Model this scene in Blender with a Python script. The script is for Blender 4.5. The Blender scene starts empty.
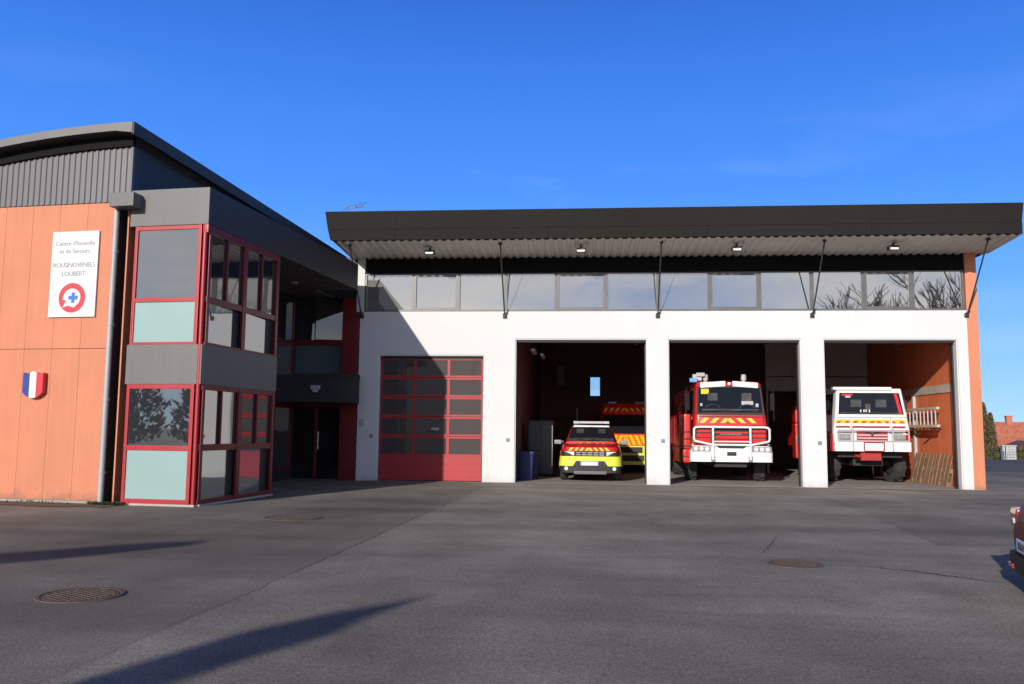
import bpy, bmesh, math, random
from mathutils import Vector, Matrix, noise as mnoise
R = math.radians
random.seed(7)
S = bpy.context.scene
COL = S.collection

# ------------------------------------------------------------------ materials
MATS = {}
def nodes(name):
    m = bpy.data.materials.new(name); m.use_nodes = True
    nt = m.node_tree; nt.nodes.clear()
    out = nt.nodes.new('ShaderNodeOutputMaterial')
    return m, nt, out
def N(nt, typ, **kw):
    n = nt.nodes.new(typ)
    for k, v in kw.items():
        if k.startswith('i_'):
            n.inputs[k[2:].replace('_', ' ')].default_value = v
        else:
            setattr(n, k, v)
    return n
def c4(c): return (c[0], c[1], c[2], 1.0)
def mat(name, col, rough=.6, metal=0., var=.12, vscale=3., fine=.0, fscale=60., bump=.0, bscale=40., coat=0., spec=.5, coords='Object', stretch=(1, 1, 1), col2=None, streak=0.):
    """principled with broad + fine procedural variation of the surface itself"""
    if name in MATS: return MATS[name]
    m, nt, out = nodes(name); L = nt.links
    p = N(nt, 'ShaderNodeBsdfPrincipled')
    p.inputs['Roughness'].default_value = rough; p.inputs['Metallic'].default_value = metal
    p.inputs['Coat Weight'].default_value = coat; p.inputs['Specular IOR Level'].default_value = spec
    tc = N(nt, 'ShaderNodeTexCoord'); mp = N(nt, 'ShaderNodeMapping'); mp.inputs['Scale'].default_value = stretch
    L.new(tc.outputs[coords], mp.inputs['Vector'])
    n1 = N(nt, 'ShaderNodeTexNoise'); n1.inputs['Scale'].default_value = vscale; n1.inputs['Detail'].default_value = 6
    L.new(mp.outputs[0], n1.inputs['Vector'])
    mx = N(nt, 'ShaderNodeMix', data_type='RGBA')
    a = [max(0, x * (1 - var)) for x in col]; b = [min(1, x * (1 + var)) for x in col]
    if col2: b = col2
    mx.inputs[6].default_value = c4(a); mx.inputs[7].default_value = c4(b)
    rmp = N(nt, 'ShaderNodeMapRange'); rmp.inputs[1].default_value = .3; rmp.inputs[2].default_value = .7
    L.new(n1.outputs['Fac'], rmp.inputs[0]); L.new(rmp.outputs[0], mx.inputs[0])
    colout = mx.outputs[2]
    if fine:
        n2 = N(nt, 'ShaderNodeTexNoise'); n2.inputs['Scale'].default_value = fscale; n2.inputs['Detail'].default_value = 3
        L.new(mp.outputs[0], n2.inputs['Vector'])
        r2 = N(nt, 'ShaderNodeMapRange'); r2.inputs[1].default_value = .3; r2.inputs[2].default_value = .7
        r2.inputs[3].default_value = 1 - fine; r2.inputs[4].default_value = 1 + fine
        L.new(n2.outputs['Fac'], r2.inputs[0])
        mm = N(nt, 'ShaderNodeMix', data_type='RGBA', blend_type='MULTIPLY'); mm.inputs[0].default_value = 1
        L.new(colout, mm.inputs[6]); L.new(r2.outputs[0], mm.inputs[7]); colout = mm.outputs[2]
    if streak:
        mp3 = N(nt, 'ShaderNodeMapping'); mp3.inputs['Scale'].default_value = (9, 9, .5)
        L.new(tc.outputs[coords], mp3.inputs['Vector'])
        n3 = N(nt, 'ShaderNodeTexNoise'); n3.inputs['Scale'].default_value = 1.2; n3.inputs['Detail'].default_value = 5
        L.new(mp3.outputs[0], n3.inputs['Vector'])
        r3 = N(nt, 'ShaderNodeMapRange'); r3.inputs[1].default_value = .35; r3.inputs[2].default_value = .65
        r3.inputs[3].default_value = 1 - streak; r3.inputs[4].default_value = 1
        L.new(n3.outputs['Fac'], r3.inputs[0])
        m3 = N(nt, 'ShaderNodeMix', data_type='RGBA', blend_type='MULTIPLY'); m3.inputs[0].default_value = 1
        L.new(colout, m3.inputs[6]); L.new(r3.outputs[0], m3.inputs[7]); colout = m3.outputs[2]
    L.new(colout, p.inputs['Base Color'])
    rr = N(nt, 'ShaderNodeMapRange'); rr.inputs[3].default_value = max(.02, rough - .08); rr.inputs[4].default_value = min(1, rough + .08)
    L.new(n1.outputs['Fac'], rr.inputs[0]); L.new(rr.outputs[0], p.inputs['Roughness'])
    if bump:
        nb = N(nt, 'ShaderNodeTexNoise'); nb.inputs['Scale'].default_value = bscale; nb.inputs['Detail'].default_value = 4
        L.new(mp.outputs[0], nb.inputs['Vector'])
        bp = N(nt, 'ShaderNodeBump'); bp.inputs['Strength'].default_value = bump; bp.inputs['Distance'].default_value = .01
        L.new(nb.outputs['Fac'], bp.inputs['Height']); L.new(bp.outputs[0], p.inputs['Normal'])
    L.new(p.outputs[0], out.inputs[0]); MATS[name] = m
    return m
def glassmat(name, col=(.02, .022, .025), refl=.2, rough=.015, tint=(1, 1, 1), wav=.02):
    """opaque tinted glazing: dark behind, mirror-like in front, stronger at grazing angles"""
    if name in MATS: return MATS[name]
    m, nt, out = nodes(name); L = nt.links
    d = N(nt, 'ShaderNodeBsdfDiffuse'); d.inputs[0].default_value = c4(col)
    g = N(nt, 'ShaderNodeBsdfGlossy'); g.inputs['Roughness'].default_value = rough; g.inputs[0].default_value = c4(tint)
    fr = N(nt, 'ShaderNodeFresnel'); fr.inputs[0].default_value = 1.5
    mr = N(nt, 'ShaderNodeMapRange'); mr.inputs[1].default_value = .04; mr.inputs[3].default_value = refl; mr.inputs[4].default_value = 1
    L.new(fr.outputs[0], mr.inputs[0])
    mx = N(nt, 'ShaderNodeMixShader'); L.new(mr.outputs[0], mx.inputs[0]); L.new(d.outputs[0], mx.inputs[1]); L.new(g.outputs[0], mx.inputs[2])
    tc = N(nt, 'ShaderNodeTexCoord'); nb = N(nt, 'ShaderNodeTexNoise'); nb.inputs['Scale'].default_value = 1.3; nb.inputs['Detail'].default_value = 1
    L.new(tc.outputs['Object'], nb.inputs['Vector'])
    bp = N(nt, 'ShaderNodeBump'); bp.inputs['Strength'].default_value = wav; bp.inputs['Distance'].default_value = .1
    L.new(nb.outputs['Fac'], bp.inputs['Height']); L.new(bp.outputs[0], g.inputs['Normal'])
    L.new(mx.outputs[0], out.inputs[0]); MATS[name] = m
    return m
def clearglass(name):
    m, nt, out = nodes(name); L = nt.links
    t = N(nt, 'ShaderNodeBsdfTransparent'); t.inputs[0].default_value = (.9, .93, .95, 1)
    g = N(nt, 'ShaderNodeBsdfGlossy'); g.inputs['Roughness'].default_value = .02
    fr = N(nt, 'ShaderNodeFresnel'); fr.inputs[0].default_value = 1.5
    mx = N(nt, 'ShaderNodeMixShader'); L.new(fr.outputs[0], mx.inputs[0]); L.new(t.outputs[0], mx.inputs[1]); L.new(g.outputs[0], mx.inputs[2])
    L.new(mx.outputs[0], out.inputs[0]); MATS[name] = m
    return m

def asphalt(name, base, tint=(1, .975, .96), patch=.22):
    m, nt, out = nodes(name); L = nt.links
    p = N(nt, 'ShaderNodeBsdfPrincipled'); p.inputs['Roughness'].default_value = .85; p.inputs['Specular IOR Level'].default_value = .3
    geo = N(nt, 'ShaderNodeNewGeometry')
    def noise(scale, det=4, rough=.55, st=None):
        n = N(nt, 'ShaderNodeTexNoise'); n.inputs['Scale'].default_value = scale; n.inputs['Detail'].default_value = det; n.inputs['Roughness'].default_value = rough
        if st:
            mp = N(nt, 'ShaderNodeMapping'); mp.inputs['Scale'].default_value = st[:3]; mp.inputs['Rotation'].default_value = (0, 0, st[3])
            L.new(geo.outputs['Position'], mp.inputs['Vector']); L.new(mp.outputs[0], n.inputs['Vector'])
        else: L.new(geo.outputs['Position'], n.inputs['Vector'])
        return n
    def rng(n, a, b, lo, hi):
        r = N(nt, 'ShaderNodeMapRange'); r.inputs[1].default_value = a; r.inputs[2].default_value = b; r.inputs[3].default_value = lo; r.inputs[4].default_value = hi
        L.new(n.outputs['Fac'] if 'Fac' in n.outputs else n.outputs[0], r.inputs[0]); return r
    def mul(a, b):
        x = N(nt, 'ShaderNodeMath', operation='MULTIPLY'); L.new(a.outputs[0], x.inputs[0]); L.new(b.outputs[0], x.inputs[1]); return x
    v = rng(noise(.16, 6), .32, .68, 1 - patch, 1 + patch)
    v = mul(v, rng(noise(.9, 5), .3, .7, .80, 1.18))
    v = mul(v, rng(noise(.35, 5, .6, (.25, 2.2, 1, R(8))), .35, .65, .80, 1.12))
    v = mul(v, rng(noise(.22, 6, .65, (1.4, .22, 1, R(-20))), .42, .62, .86, 1.08))
    v = mul(v, rng(noise(38, 3, .75), .28, .72, .58, 1.42))
    v = mul(v, rng(noise(120, 2, .75), .28, .72, .55, 1.45))
    # tyre tracks / dark dribbles
    v = mul(v, rng(noise(1.6, 8, .7), .60, .74, 1.0, .82))
    cm = N(nt, 'ShaderNodeMix', data_type='RGBA', blend_type='MULTIPLY'); cm.inputs[0].default_value = 1
    cm.inputs[6].default_value = c4([base * t for t in tint]); L.new(v.outputs[0], cm.inputs[7])
    L.new(cm.outputs[2], p.inputs['Base Color'])
    bp = N(nt, 'ShaderNodeBump'); bp.inputs['Strength'].default_value = .9; bp.inputs['Distance'].default_value = .010
    L.new(noise(85, 4, .75).outputs['Fac'], bp.inputs['Height']); L.new(bp.outputs[0], p.inputs['Normal'])
    L.new(p.outputs[0], out.inputs[0]); MATS[name] = m
    return m

WHITE = mat('white_render', (.63, .63, .63), .8, var=.02, vscale=.8, fine=.02, fscale=90, bump=.1, bscale=180, streak=.012)
def grime(m, col, amt, zlo, zhi):
    nt = m.node_tree; L = nt.links; p = [n for n in nt.nodes if n.type == 'BSDF_PRINCIPLED'][0]
    src = p.inputs['Base Color'].links[0].from_socket
    geo = N(nt, 'ShaderNodeNewGeometry'); sx = N(nt, 'ShaderNodeSeparateXYZ'); L.new(geo.outputs['Position'], sx.inputs[0])
    n = N(nt, 'ShaderNodeTexNoise'); n.inputs['Scale'].default_value = 3.5; n.inputs['Detail'].default_value = 8; n.inputs['Roughness'].default_value = .7; L.new(geo.outputs['Position'], n.inputs['Vector'])
    r = N(nt, 'ShaderNodeMapRange'); r.inputs[1].default_value = zhi; r.inputs[2].default_value = zlo; r.inputs[3].default_value = -.35; r.inputs[4].default_value = .25; L.new(sx.outputs[2], r.inputs[0])
    a = N(nt, 'ShaderNodeMath', operation='ADD'); L.new(n.outputs['Fac'], a.inputs[0]); L.new(r.outputs[0], a.inputs[1])
    q = N(nt, 'ShaderNodeMapRange'); q.inputs[1].default_value = .46; q.inputs[2].default_value = .72; q.inputs[4].default_value = amt; L.new(a.outputs[0], q.inputs[0])
    x = N(nt, 'ShaderNodeMix', data_type='RGBA'); L.new(q.outputs[0], x.inputs[0]); L.new(src, x.inputs[6]); x.inputs[7].default_value = c4(col); L.new(x.outputs[2], p.inputs['Base Color'])
grime(WHITE, (.34, .31, .27), .35, 0, .45)
ORANGE = mat('orange_cladding', (.59, .225, .125), .6, var=.05, vscale=1.5, streak=.05, spec=.25)
ORANGE_IN = mat('orange_interior', (.70, .185, .075), .6, var=.06, vscale=2, streak=.08)
ANTH = mat('anthracite_metal', (.024, .023, .023), .55, .0, var=.08, vscale=1.2, streak=.08)
GREYM = mat('grey_fascia_metal', (.125, .124, .121), .5, .0, var=.06, vscale=.8, streak=.08)
CORR = mat('corrugated_metal', (.145, .139, .143), .45, .0, var=.06, vscale=.7)
SOFFIT = mat('soffit_sheet', (.72, .66, .60), .5, var=.06, vscale=.8)
DARK = mat('dark_steel', (.03, .03, .032), .5, var=.1)
BLACK = mat('black_rubber', (.018, .018, .019), .65, var=.15, vscale=8)
TYRE = mat('tyre_rubber', (.035, .034, .034), .8, var=.2, vscale=6, bump=.3, bscale=60)
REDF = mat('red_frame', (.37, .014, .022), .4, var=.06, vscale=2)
REDF_SHADE = mat('red_shaded_frame', (.15, .006, .011), .4, var=.06, vscale=2)  # same red paint, with side and recess shade put into the colour
REDP = mat('red_paint', (.58, .018, .016), .28, var=.05, vscale=2, coat=.5)
REDD = mat('red_door', (.37, .016, .020), .5, var=.06, vscale=1.5, streak=.06)
DKRED = mat('dark_red_car_paint', (.11, .006, .010), .4, var=.06, coat=.06, spec=.15)
LIME = mat('lime_reflective', (.62, .70, .05), .45, var=.05)
YEL = mat('yellow_reflective', (.85, .55, .04), .45, var=.05)
ORNG = mat('orange_reflective', (.80, .16, .01), .45, var=.05)
WPAINT = mat('white_paint', (.78, .78, .76), .35, var=.04, vscale=2, coat=.3)
LGREY = mat('light_grey_plastic', (.42, .42, .42), .5, var=.06)
MGREY = mat('mid_grey_metal', (.22, .22, .225), .45, var=.08)
ALU = mat('aluminium', (.55, .55, .56), .38, .8, var=.08)
ZINC = mat('zinc_pipe', (.38, .385, .40), .55, .15, var=.08, streak=.1)
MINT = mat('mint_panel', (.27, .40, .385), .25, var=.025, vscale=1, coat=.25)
CONC = mat('concrete', (.30, .275, .245), .85, var=.16, vscale=1.2, fine=.1, fscale=40, bump=.2, bscale=60)
CONC2 = mat('pale_concrete', (.40, .37, .33), .85, var=.15, vscale=2.0, fine=.1, fscale=60)
BROWN = mat('brown_block_wall', (.20, .095, .075), .8, var=.12, vscale=2)
GREYW = mat('grey_wall', (.42, .38, .37), .7, var=.08)
CEIL = mat('dark_ceiling', (.22, .20, .19), .7, var=.1)
WOOD = mat('pallet_wood', (.24, .145, .085), .8, var=.3, vscale=4, fine=.2, fscale=30, stretch=(1, 1, .15))
BLUE = mat('blue_plastic', (.010, .018, .10), .45, var=.1)
SIGNW = mat('sign_white', (.64, .64, .64), .35, var=.015)
SIGNT = mat('sign_grey_text', (.25, .255, .28), .5, var=.02)
SRED = mat('sign_red', (.66, .035, .05), .4, var=.02)
SBLUE = mat('sign_blue', (.03, .16, .55), .4, var=.02)
FBLUE = mat('flag_blue', (.02, .045, .28), .4, var=.03)
LAMPW = mat('lamp_lens', (.75, .75, .73), .15, var=.05, coat=.6)
CHROME = mat('chrome', (.65, .65, .66), .15, .9, var=.05)
RUST = mat('cast_iron', (.105, .075, .060), .8, .1, var=.35, vscale=14, bump=.3, bscale=50)
SOIL = mat('soil', (.115, .080, .056), .95, var=.4, vscale=5, fine=.3, fscale=50, bump=.5, bscale=40)
LEAFW = mat('weed_leaf', (.055, .075, .022), .6, var=.35, vscale=9)
LEAFC = mat('conifer_leaf', (.075, .085, .028), .7, var=.45, vscale=3, col2=(.15, .115, .04))
LEAFD = mat('dark_evergreen_leaf', (.03, .042, .02), .7, var=.4, vscale=2)
BARK = mat('bark', (.085, .065, .055), .9, var=.3, vscale=6)
TILE = mat('roof_tile', (.42, .13, .075), .8, var=.25, vscale=2, fine=.15, fscale=25)
HWALL = mat('house_wall', (.34, .29, .24), .85, var=.08)
FENCEG = mat('fence_green', (.03, .06, .045), .6, var=.2)
TAIL = mat('tail_lamp_red', (.45, .01, .012), .15, var=.1, coat=.8)
BEACON = mat('beacon_blue', (.15, .35, .75), .15, var=.1, coat=.8)
PLATE = mat('plate_white', (.72, .74, .76), .4, var=.03)
BANDG = glassmat('band_glazing', refl=.42, col=(.03, .03, .03))
BAYG = glassmat('bay_glazing', refl=.25, col=(.03, .032, .035))
DOORG = glassmat('door_glazing', refl=.01, col=(.075, .066, .064))
BANDB = glassmat('band_glazing_pale', refl=.30, col=(.20, .20, .19))  # palest base colour, for the leftmost panes
BANDM = glassmat('band_glazing_mid', refl=.34, col=(.11, .11, .11))  # base colour between the pale and the dark panes
WSG = glassmat('windscreen_glass', refl=.015, col=(.012, .014, .018), wav=0)
CABIN = mat('cab_interior', (.045, .05, .056), .7, var=.4, vscale=5)
LAMPG = mat('lamp_lens_grey', (.30, .29, .295), .12, var=.25, vscale=14, coat=.5)
MIRB = mat('mirror_black', (.008, .008, .008), .6, var=.1, spec=.2)
CLEAR = clearglass('clear_glass')
ASPH = asphalt('old_asphalt', .205, (1.04, .93, .79), .26)
ASPH2 = asphalt('apron_asphalt', .25, (1.04, .93, .79), .24)
ASPHR = asphalt('road_asphalt', .11, (1.03, .93, .85))

grime(ORANGE, (.22, .12, .08), .5, 0, .5)
def boards(m, pitch, amt):
    nt = m.node_tree; L = nt.links; p = [n for n in nt.nodes if n.type == 'BSDF_PRINCIPLED'][0]
    src = p.inputs['Base Color'].links[0].from_socket; tc = N(nt, 'ShaderNodeTexCoord'); sx = N(nt, 'ShaderNodeSeparateXYZ'); L.new(tc.outputs['Object'], sx.inputs[0])
    a = N(nt, 'ShaderNodeMath', operation='ADD'); a.inputs[1].default_value = 1.94; L.new(sx.outputs[0], a.inputs[0])
    d = N(nt, 'ShaderNodeMath', operation='DIVIDE'); d.inputs[1].default_value = pitch; L.new(a.outputs[0], d.inputs[0])
    f = N(nt, 'ShaderNodeMath', operation='FLOOR'); L.new(d.outputs[0], f.inputs[0])
    z = N(nt, 'ShaderNodeMath', operation='GREATER_THAN'); z.inputs[1].default_value = 2.89; L.new(sx.outputs[2], z.inputs[0])
    zz = N(nt, 'ShaderNodeMath', operation='MULTIPLY_ADD'); zz.inputs[1].default_value = 37.7; L.new(z.outputs[0], zz.inputs[0]); L.new(f.outputs[0], zz.inputs[2])
    w_ = N(nt, 'ShaderNodeTexWhiteNoise', noise_dimensions='1D'); L.new(zz.outputs[0], w_.inputs['W'])
    r = N(nt, 'ShaderNodeMapRange'); r.inputs[3].default_value = 1 - amt; r.inputs[4].default_value = 1 + amt; L.new(w_.outputs['Value'], r.inputs[0])
    x = N(nt, 'ShaderNodeMix', data_type='RGBA', blend_type='MULTIPLY'); x.inputs[0].default_value = 1; L.new(src, x.inputs[6]); L.new(r.outputs[0], x.inputs[7]); L.new(x.outputs[2], p.inputs['Base Color'])
boards(ORANGE, .60, .045)

# ------------------------------------------------------------------ mesh builder
class MB:
    def __init__(s): s.bm = bmesh.new()
    def face(s, pts):
        vs = [s.bm.verts.new(p) for p in pts]
        return s.bm.faces.new(vs)
    def box(s, x0, x1, y0, y1, z0, z1):
        v = [s.bm.verts.new((x, y, z)) for x in (x0, x1) for y in (y0, y1) for z in (z0, z1)]
        for f in ((0, 1, 3, 2), (4, 6, 7, 5), (0, 4, 5, 1), (2, 3, 7, 6), (0, 2, 6, 4), (1, 5, 7, 3)):
            s.bm.faces.new([v[i] for i in f])
        return s
    def rbox(s, x0, x1, y0, y1, z0, z1, b=.01, seg=2):
        t = bmesh.new()
        v = [t.verts.new((x, y, z)) for x in (x0, x1) for y in (y0, y1) for z in (z0, z1)]
        for f in ((0, 1, 3, 2), (4, 6, 7, 5), (0, 4, 5, 1), (2, 3, 7, 6), (0, 2, 6, 4), (1, 5, 7, 3)):
            t.faces.new([v[i] for i in f])
        bmesh.ops.bevel(t, geom=t.edges[:], offset=b, segments=seg, affect='EDGES', profile=.7)
        s.merge(t); return s
    def merge(s, t, mtx=None):
        mp = {}
        for v in t.verts: mp[v] = s.bm.verts.new(mtx @ v.co if mtx else v.co)
        for f in t.faces:
            try: s.bm.faces.new([mp[v] for v in f.verts])
            except ValueError: pass
        t.free()
    def prism(s, pts, d):
        """closed polygon pts (3D) swept by vector d"""
        d = Vector(d); a = [s.bm.verts.new(p) for p in pts]; b = [s.bm.verts.new(Vector(p) + d) for p in pts]
        n = len(pts)
        s.bm.faces.new(a); s.bm.faces.new(b[::-1])
        for i in range(n): s.bm.faces.new([a[i], b[i], b[(i + 1) % n], a[(i + 1) % n]])
        return s
    def tube(s, p, q, r, n=8, r2=None):
        p, q = Vector(p), Vector(q); d = (q - p)
        if d.length < 1e-6: return s
        z = d.normalized(); x = z.orthogonal().normalized(); y = z.cross(x)
        r2 = r if r2 is None else r2
        a = [s.bm.verts.new(p + (x * math.cos(6.2832 * i / n) + y * math.sin(6.2832 * i / n)) * r) for i in range(n)]
        b = [s.bm.verts.new(q + (x * math.cos(6.2832 * i / n) + y * math.sin(6.2832 * i / n)) * r2) for i in range(n)]
        for i in range(n): s.bm.faces.new([a[i], a[(i + 1) % n], b[(i + 1) % n], b[i]])
        s.bm.faces.new(a[::-1]); s.bm.faces.new(b)
        return s
    def path(s, pts, r, n=8):
        for a, b in zip(pts[:-1], pts[1:]):
            s.tube(a, b, r, n)
        for p in pts[1:-1]: s.ball(p, r * 1.0, 6, 4)
        return s
    def ball(s, c, r, u=10, v=6, sc=(1, 1, 1)):
        t = bmesh.new(); bmesh.ops.create_uvsphere(t, u_segments=u, v_segments=v, radius=r)
        s.merge(t, Matrix.Translation(c) @ Matrix.Diagonal((*sc, 1))); return s
    def rings(s, rings, cap=True):
        vs = [[s.bm.verts.new(p) for p in r] for r in rings]
        n = len(vs[0])
        for a, b in zip(vs[:-1], vs[1:]):
            for i in range(n): s.bm.faces.new([a[i], a[(i + 1) % n], b[(i + 1) % n], b[i]])
        if cap: s.bm.faces.new(vs[0][::-1]); s.bm.faces.new(vs[-1])
        return s
    def rrloft(s, secs, k=4):
        """sections (z, half width, y0, y1, corner radius, [centre x])"""
        rs = []
        for sec in secs:
            z, w, y0, y1, r = sec[:5]; cx = sec[5] if len(sec) > 5 else 0
            ring = []
            for (ox, oy, a0) in ((w - r, y1 - r, 0), (-w + r, y1 - r, 90), (-w + r, y0 + r, 180), (w - r, y0 + r, 270)):
                for i in range(k + 1):
                    a = R(a0 + 90 * i / k); ring.append((cx + ox + r * math.cos(a), oy + r * math.sin(a), z))
            rs.append(ring)
        return s.rings(rs)
    def wrap(s, w, y0, depth, z0, z1, r=.12, k=5, cx=0, w1=None):
        """bumper-like plan: flat front with rounded front corners"""
        def ring(ww, z):
            o = [(cx - ww, y0 + depth, z)]
            for i in range(k + 1):
                a = R(180 + 90 * i / k); o.append((cx - ww + r + r * math.cos(a), y0 + r + r * math.sin(a), z))
            for i in range(k + 1):
                a = R(270 + 90 * i / k); o.append((cx + ww - r + r * math.cos(a), y0 + r + r * math.sin(a), z))
            o.append((cx + ww, y0 + depth, z)); return o
        return s.rings([ring(w, z0), ring(w1 or w, z1)])
    def disc(s, c, nrm, r, t, n=24):
        nrm = Vector(nrm).normalized(); return s.tube(Vector(c), Vector(c) + nrm * t, r, n)
    def build(s, name, m, parent=None, smooth=False, bevel=0, subsurf=0, autos=None):
        bmesh.ops.recalc_face_normals(s.bm, faces=s.bm.faces[:])
        me = bpy.data.meshes.new(name); s.bm.to_mesh(me); s.bm.free()
        if isinstance(m, (list, tuple)):
            for q in m: me.materials.append(q)
        else: me.materials.append(m)
        o = bpy.data.objects.new(name, me); COL.objects.link(o)
        if parent: o.parent = parent
        if smooth or autos:
            for p in me.polygons: p.use_smooth = True
        if autos:
            try:
                me.set_sharp_from_angle(angle=R(autos))
            except Exception: pass
        if bevel:
            b = o.modifiers.new('b', 'BEVEL'); b.width = bevel; b.segments = 2; b.limit_method = 'ANGLE'; b.angle_limit = R(40)
        if subsurf:
            q = o.modifiers.new('s', 'SUBSURF'); q.levels = subsurf; q.render_levels = subsurf
        return o
def tag(o, label=None, cat=None, group=None, kind=None):
    if label: o['label'] = label
    if cat: o['category'] = cat
    if group: o['group'] = group
    if kind: o['kind'] = kind
    return o
def empty(name, loc, rz=0, label=None, cat=None, group=None):
    o = bpy.data.objects.new(name, None); COL.objects.link(o)
    o.empty_display_size = .2
    o.location = loc; o.rotation_euler = (0, 0, rz)
    return tag(o, label, cat, group)
def copy_tree(o, parent=None):
    c = o.copy(); COL.objects.link(c); c.parent = parent
    for ch in list(o.children): copy_tree(ch, c)
    return c
def text_mesh(body, size, m, name, parent, loc, rot=(R(90), 0, 0), ext=.002, spacing=1.0):
    cu = bpy.data.curves.new('t', 'FONT'); cu.body = body; cu.size = size; cu.align_x = 'CENTER'; cu.align_y = 'CENTER'
    cu.extrude = ext; cu.space_character = spacing; cu.resolution_u = 3
    t = bpy.data.objects.new('t', cu); COL.objects.link(t)
    dg = bpy.context.evaluated_depsgraph_get()
    me = bpy.data.meshes.new_from_object(t.evaluated_get(dg))
    bpy.data.objects.remove(t); me.materials.clear(); me.materials.append(m)
    o = bpy.data.objects.new(name, me); COL.objects.link(o); o.parent = parent
    o.location = loc; o.rotation_euler = rot
    return o

# ------------------------------------------------------------------ camera
CAM = Vector((2.057, -23.781, 1.4269)); YAW, PIT, ROL, F = -.091, .1029, .0101, 858.4
w = Vector((math.sin(YAW) * math.cos(PIT), math.cos(YAW) * math.cos(PIT), math.sin(PIT)))
r0 = Vector((math.cos(YAW), -math.sin(YAW), 0)); u0 = r0.cross(w)
rr_ = math.cos(ROL) * r0 + math.sin(ROL) * u0; uu_ = -math.sin(ROL) * r0 + math.cos(ROL) * u0
cd = bpy.data.cameras.new('camera'); cam = bpy.data.objects.new('camera', cd); COL.objects.link(cam)
M = Matrix((rr_, uu_, -w)).transposed().to_4x4(); M.translation = CAM; cam.matrix_world = M
cd.sensor_width = 36; cd.lens = F / 1024 * 36; cd.clip_end = 3000; cd.clip_start = .05
S.camera = cam

# ------------------------------------------------------------------ light and sky
SUN_EL, SUN_AZ = R(17.9), R(18.9)
sd = Vector((math.sin(SUN_AZ) * math.cos(SUN_EL), math.cos(SUN_AZ) * math.cos(SUN_EL), -math.sin(SUN_EL)))
ld = bpy.data.lights.new('sun', 'SUN'); ld.energy = 4.7; ld.angle = R(.5); ld.color = (1, .93, .84)
sun = bpy.data.objects.new('sun', ld); COL.objects.link(sun); sun.rotation_euler = sd.to_track_quat('-Z', 'Y').to_euler()
sun.location = (-20, -60, 30)
W = bpy.data.worlds.new('World'); S.world = W; W.use_nodes = True
nt = W.node_tree; nt.nodes.clear(); L = nt.links
wo = N(nt, 'ShaderNodeOutputWorld'); bg = N(nt, 'ShaderNodeBackground'); bg.inputs[1].default_value = .09
sk = N(nt, 'ShaderNodeTexSky', sky_type='NISHITA', sun_disc=False, sun_elevation=SUN_EL, sun_rotation=math.pi + SUN_AZ, altitude=100, air_density=1.0, dust_density=.3, ozone_density=2.5)
tc = N(nt, 'ShaderNodeTexCoord'); sx = N(nt, 'ShaderNodeSeparateXYZ'); L.new(tc.outputs['Generated'], sx.inputs[0])
# deeper blue than the model sky gives: elevation ramp blended over it
rp = N(nt, 'ShaderNodeValToRGB'); L.new(sx.outputs[2], rp.inputs[0])
e_ = rp.color_ramp.elements; e_[0].position = 0; e_[0].color = (.44, .72, 1.0, 1); e_[1].position = 1; e_[1].color = (.004, .014, .06, 1)
for ps, cc in ((.06, (.30, .60, 1.0)), (.16, (.14, .42, 1.0)), (.27, (.072, .29, .96)), (.42, (.040, .185, .74)), (.5, (.028, .13, .55)), (.58, (.010, .045, .19))):
    k = e_.new(ps); k.color = c4(cc)
sc_ = N(nt, 'ShaderNodeVectorMath', operation='SCALE'); sc_.inputs[3].default_value = 12.3; L.new(rp.outputs[0], sc_.inputs[0])
hs = N(nt, 'ShaderNodeMix', data_type='RGBA'); hs.inputs[0].default_value = .96; L.new(sk.outputs[0], hs.inputs[6]); L.new(sc_.outputs[0], hs.inputs[7])
mp = N(nt, 'ShaderNodeMapping'); mp.inputs['Scale'].default_value = (1.5, 1.5, 7); mp.inputs['Rotation'].default_value = (R(8), R(-12), R(25)); L.new(tc.outputs['Generated'], mp.inputs['Vector'])
cn = N(nt, 'ShaderNodeTexNoise'); cn.inputs['Scale'].default_value = 1.6; cn.inputs['Detail'].default_value = 8; cn.inputs['Roughness'].default_value = .6; cn.inputs['Distortion'].default_value = .4
L.new(mp.outputs[0], cn.inputs['Vector'])
cr = N(nt, 'ShaderNodeMapRange'); cr.inputs[1].default_value = .55; cr.inputs[2].default_value = .78; L.new(cn.outputs['Fac'], cr.inputs[0])
cb = N(nt, 'ShaderNodeMapRange'); cb.inputs[1].default_value = .22; cb.inputs[2].default_value = .62; L.new(cn.outputs['Fac'], cb.inputs[0])
# thin streaks ahead, a broad veil of cloud low behind the photographer
ys = N(nt, 'ShaderNodeMapRange', interpolation_type='SMOOTHSTEP'); ys.inputs[1].default_value = .05; ys.inputs[2].default_value = -.55; L.new(sx.outputs[1], ys.inputs[0])
zs_ = N(nt, 'ShaderNodeMapRange', interpolation_type='SMOOTHSTEP'); zs_.inputs[1].default_value = .52; zs_.inputs[2].default_value = .22; L.new(sx.outputs[2], zs_.inputs[0])
a1 = N(nt, 'ShaderNodeMath', operation='MULTIPLY'); L.new(cb.outputs[0], a1.inputs[0]); L.new(ys.outputs[0], a1.inputs[1])
a2 = N(nt, 'ShaderNodeMath', operation='MULTIPLY'); L.new(a1.outputs[0], a2.inputs[0]); L.new(zs_.outputs[0], a2.inputs[1])
a3 = N(nt, 'ShaderNodeMath', operation='MULTIPLY'); a3.inputs[1].default_value = .09
lo_ = N(nt, 'ShaderNodeMapRange', interpolation_type='SMOOTHSTEP'); lo_.inputs[1].default_value = .40; lo_.inputs[2].default_value = .27; L.new(sx.outputs[2], lo_.inputs[0])
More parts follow.
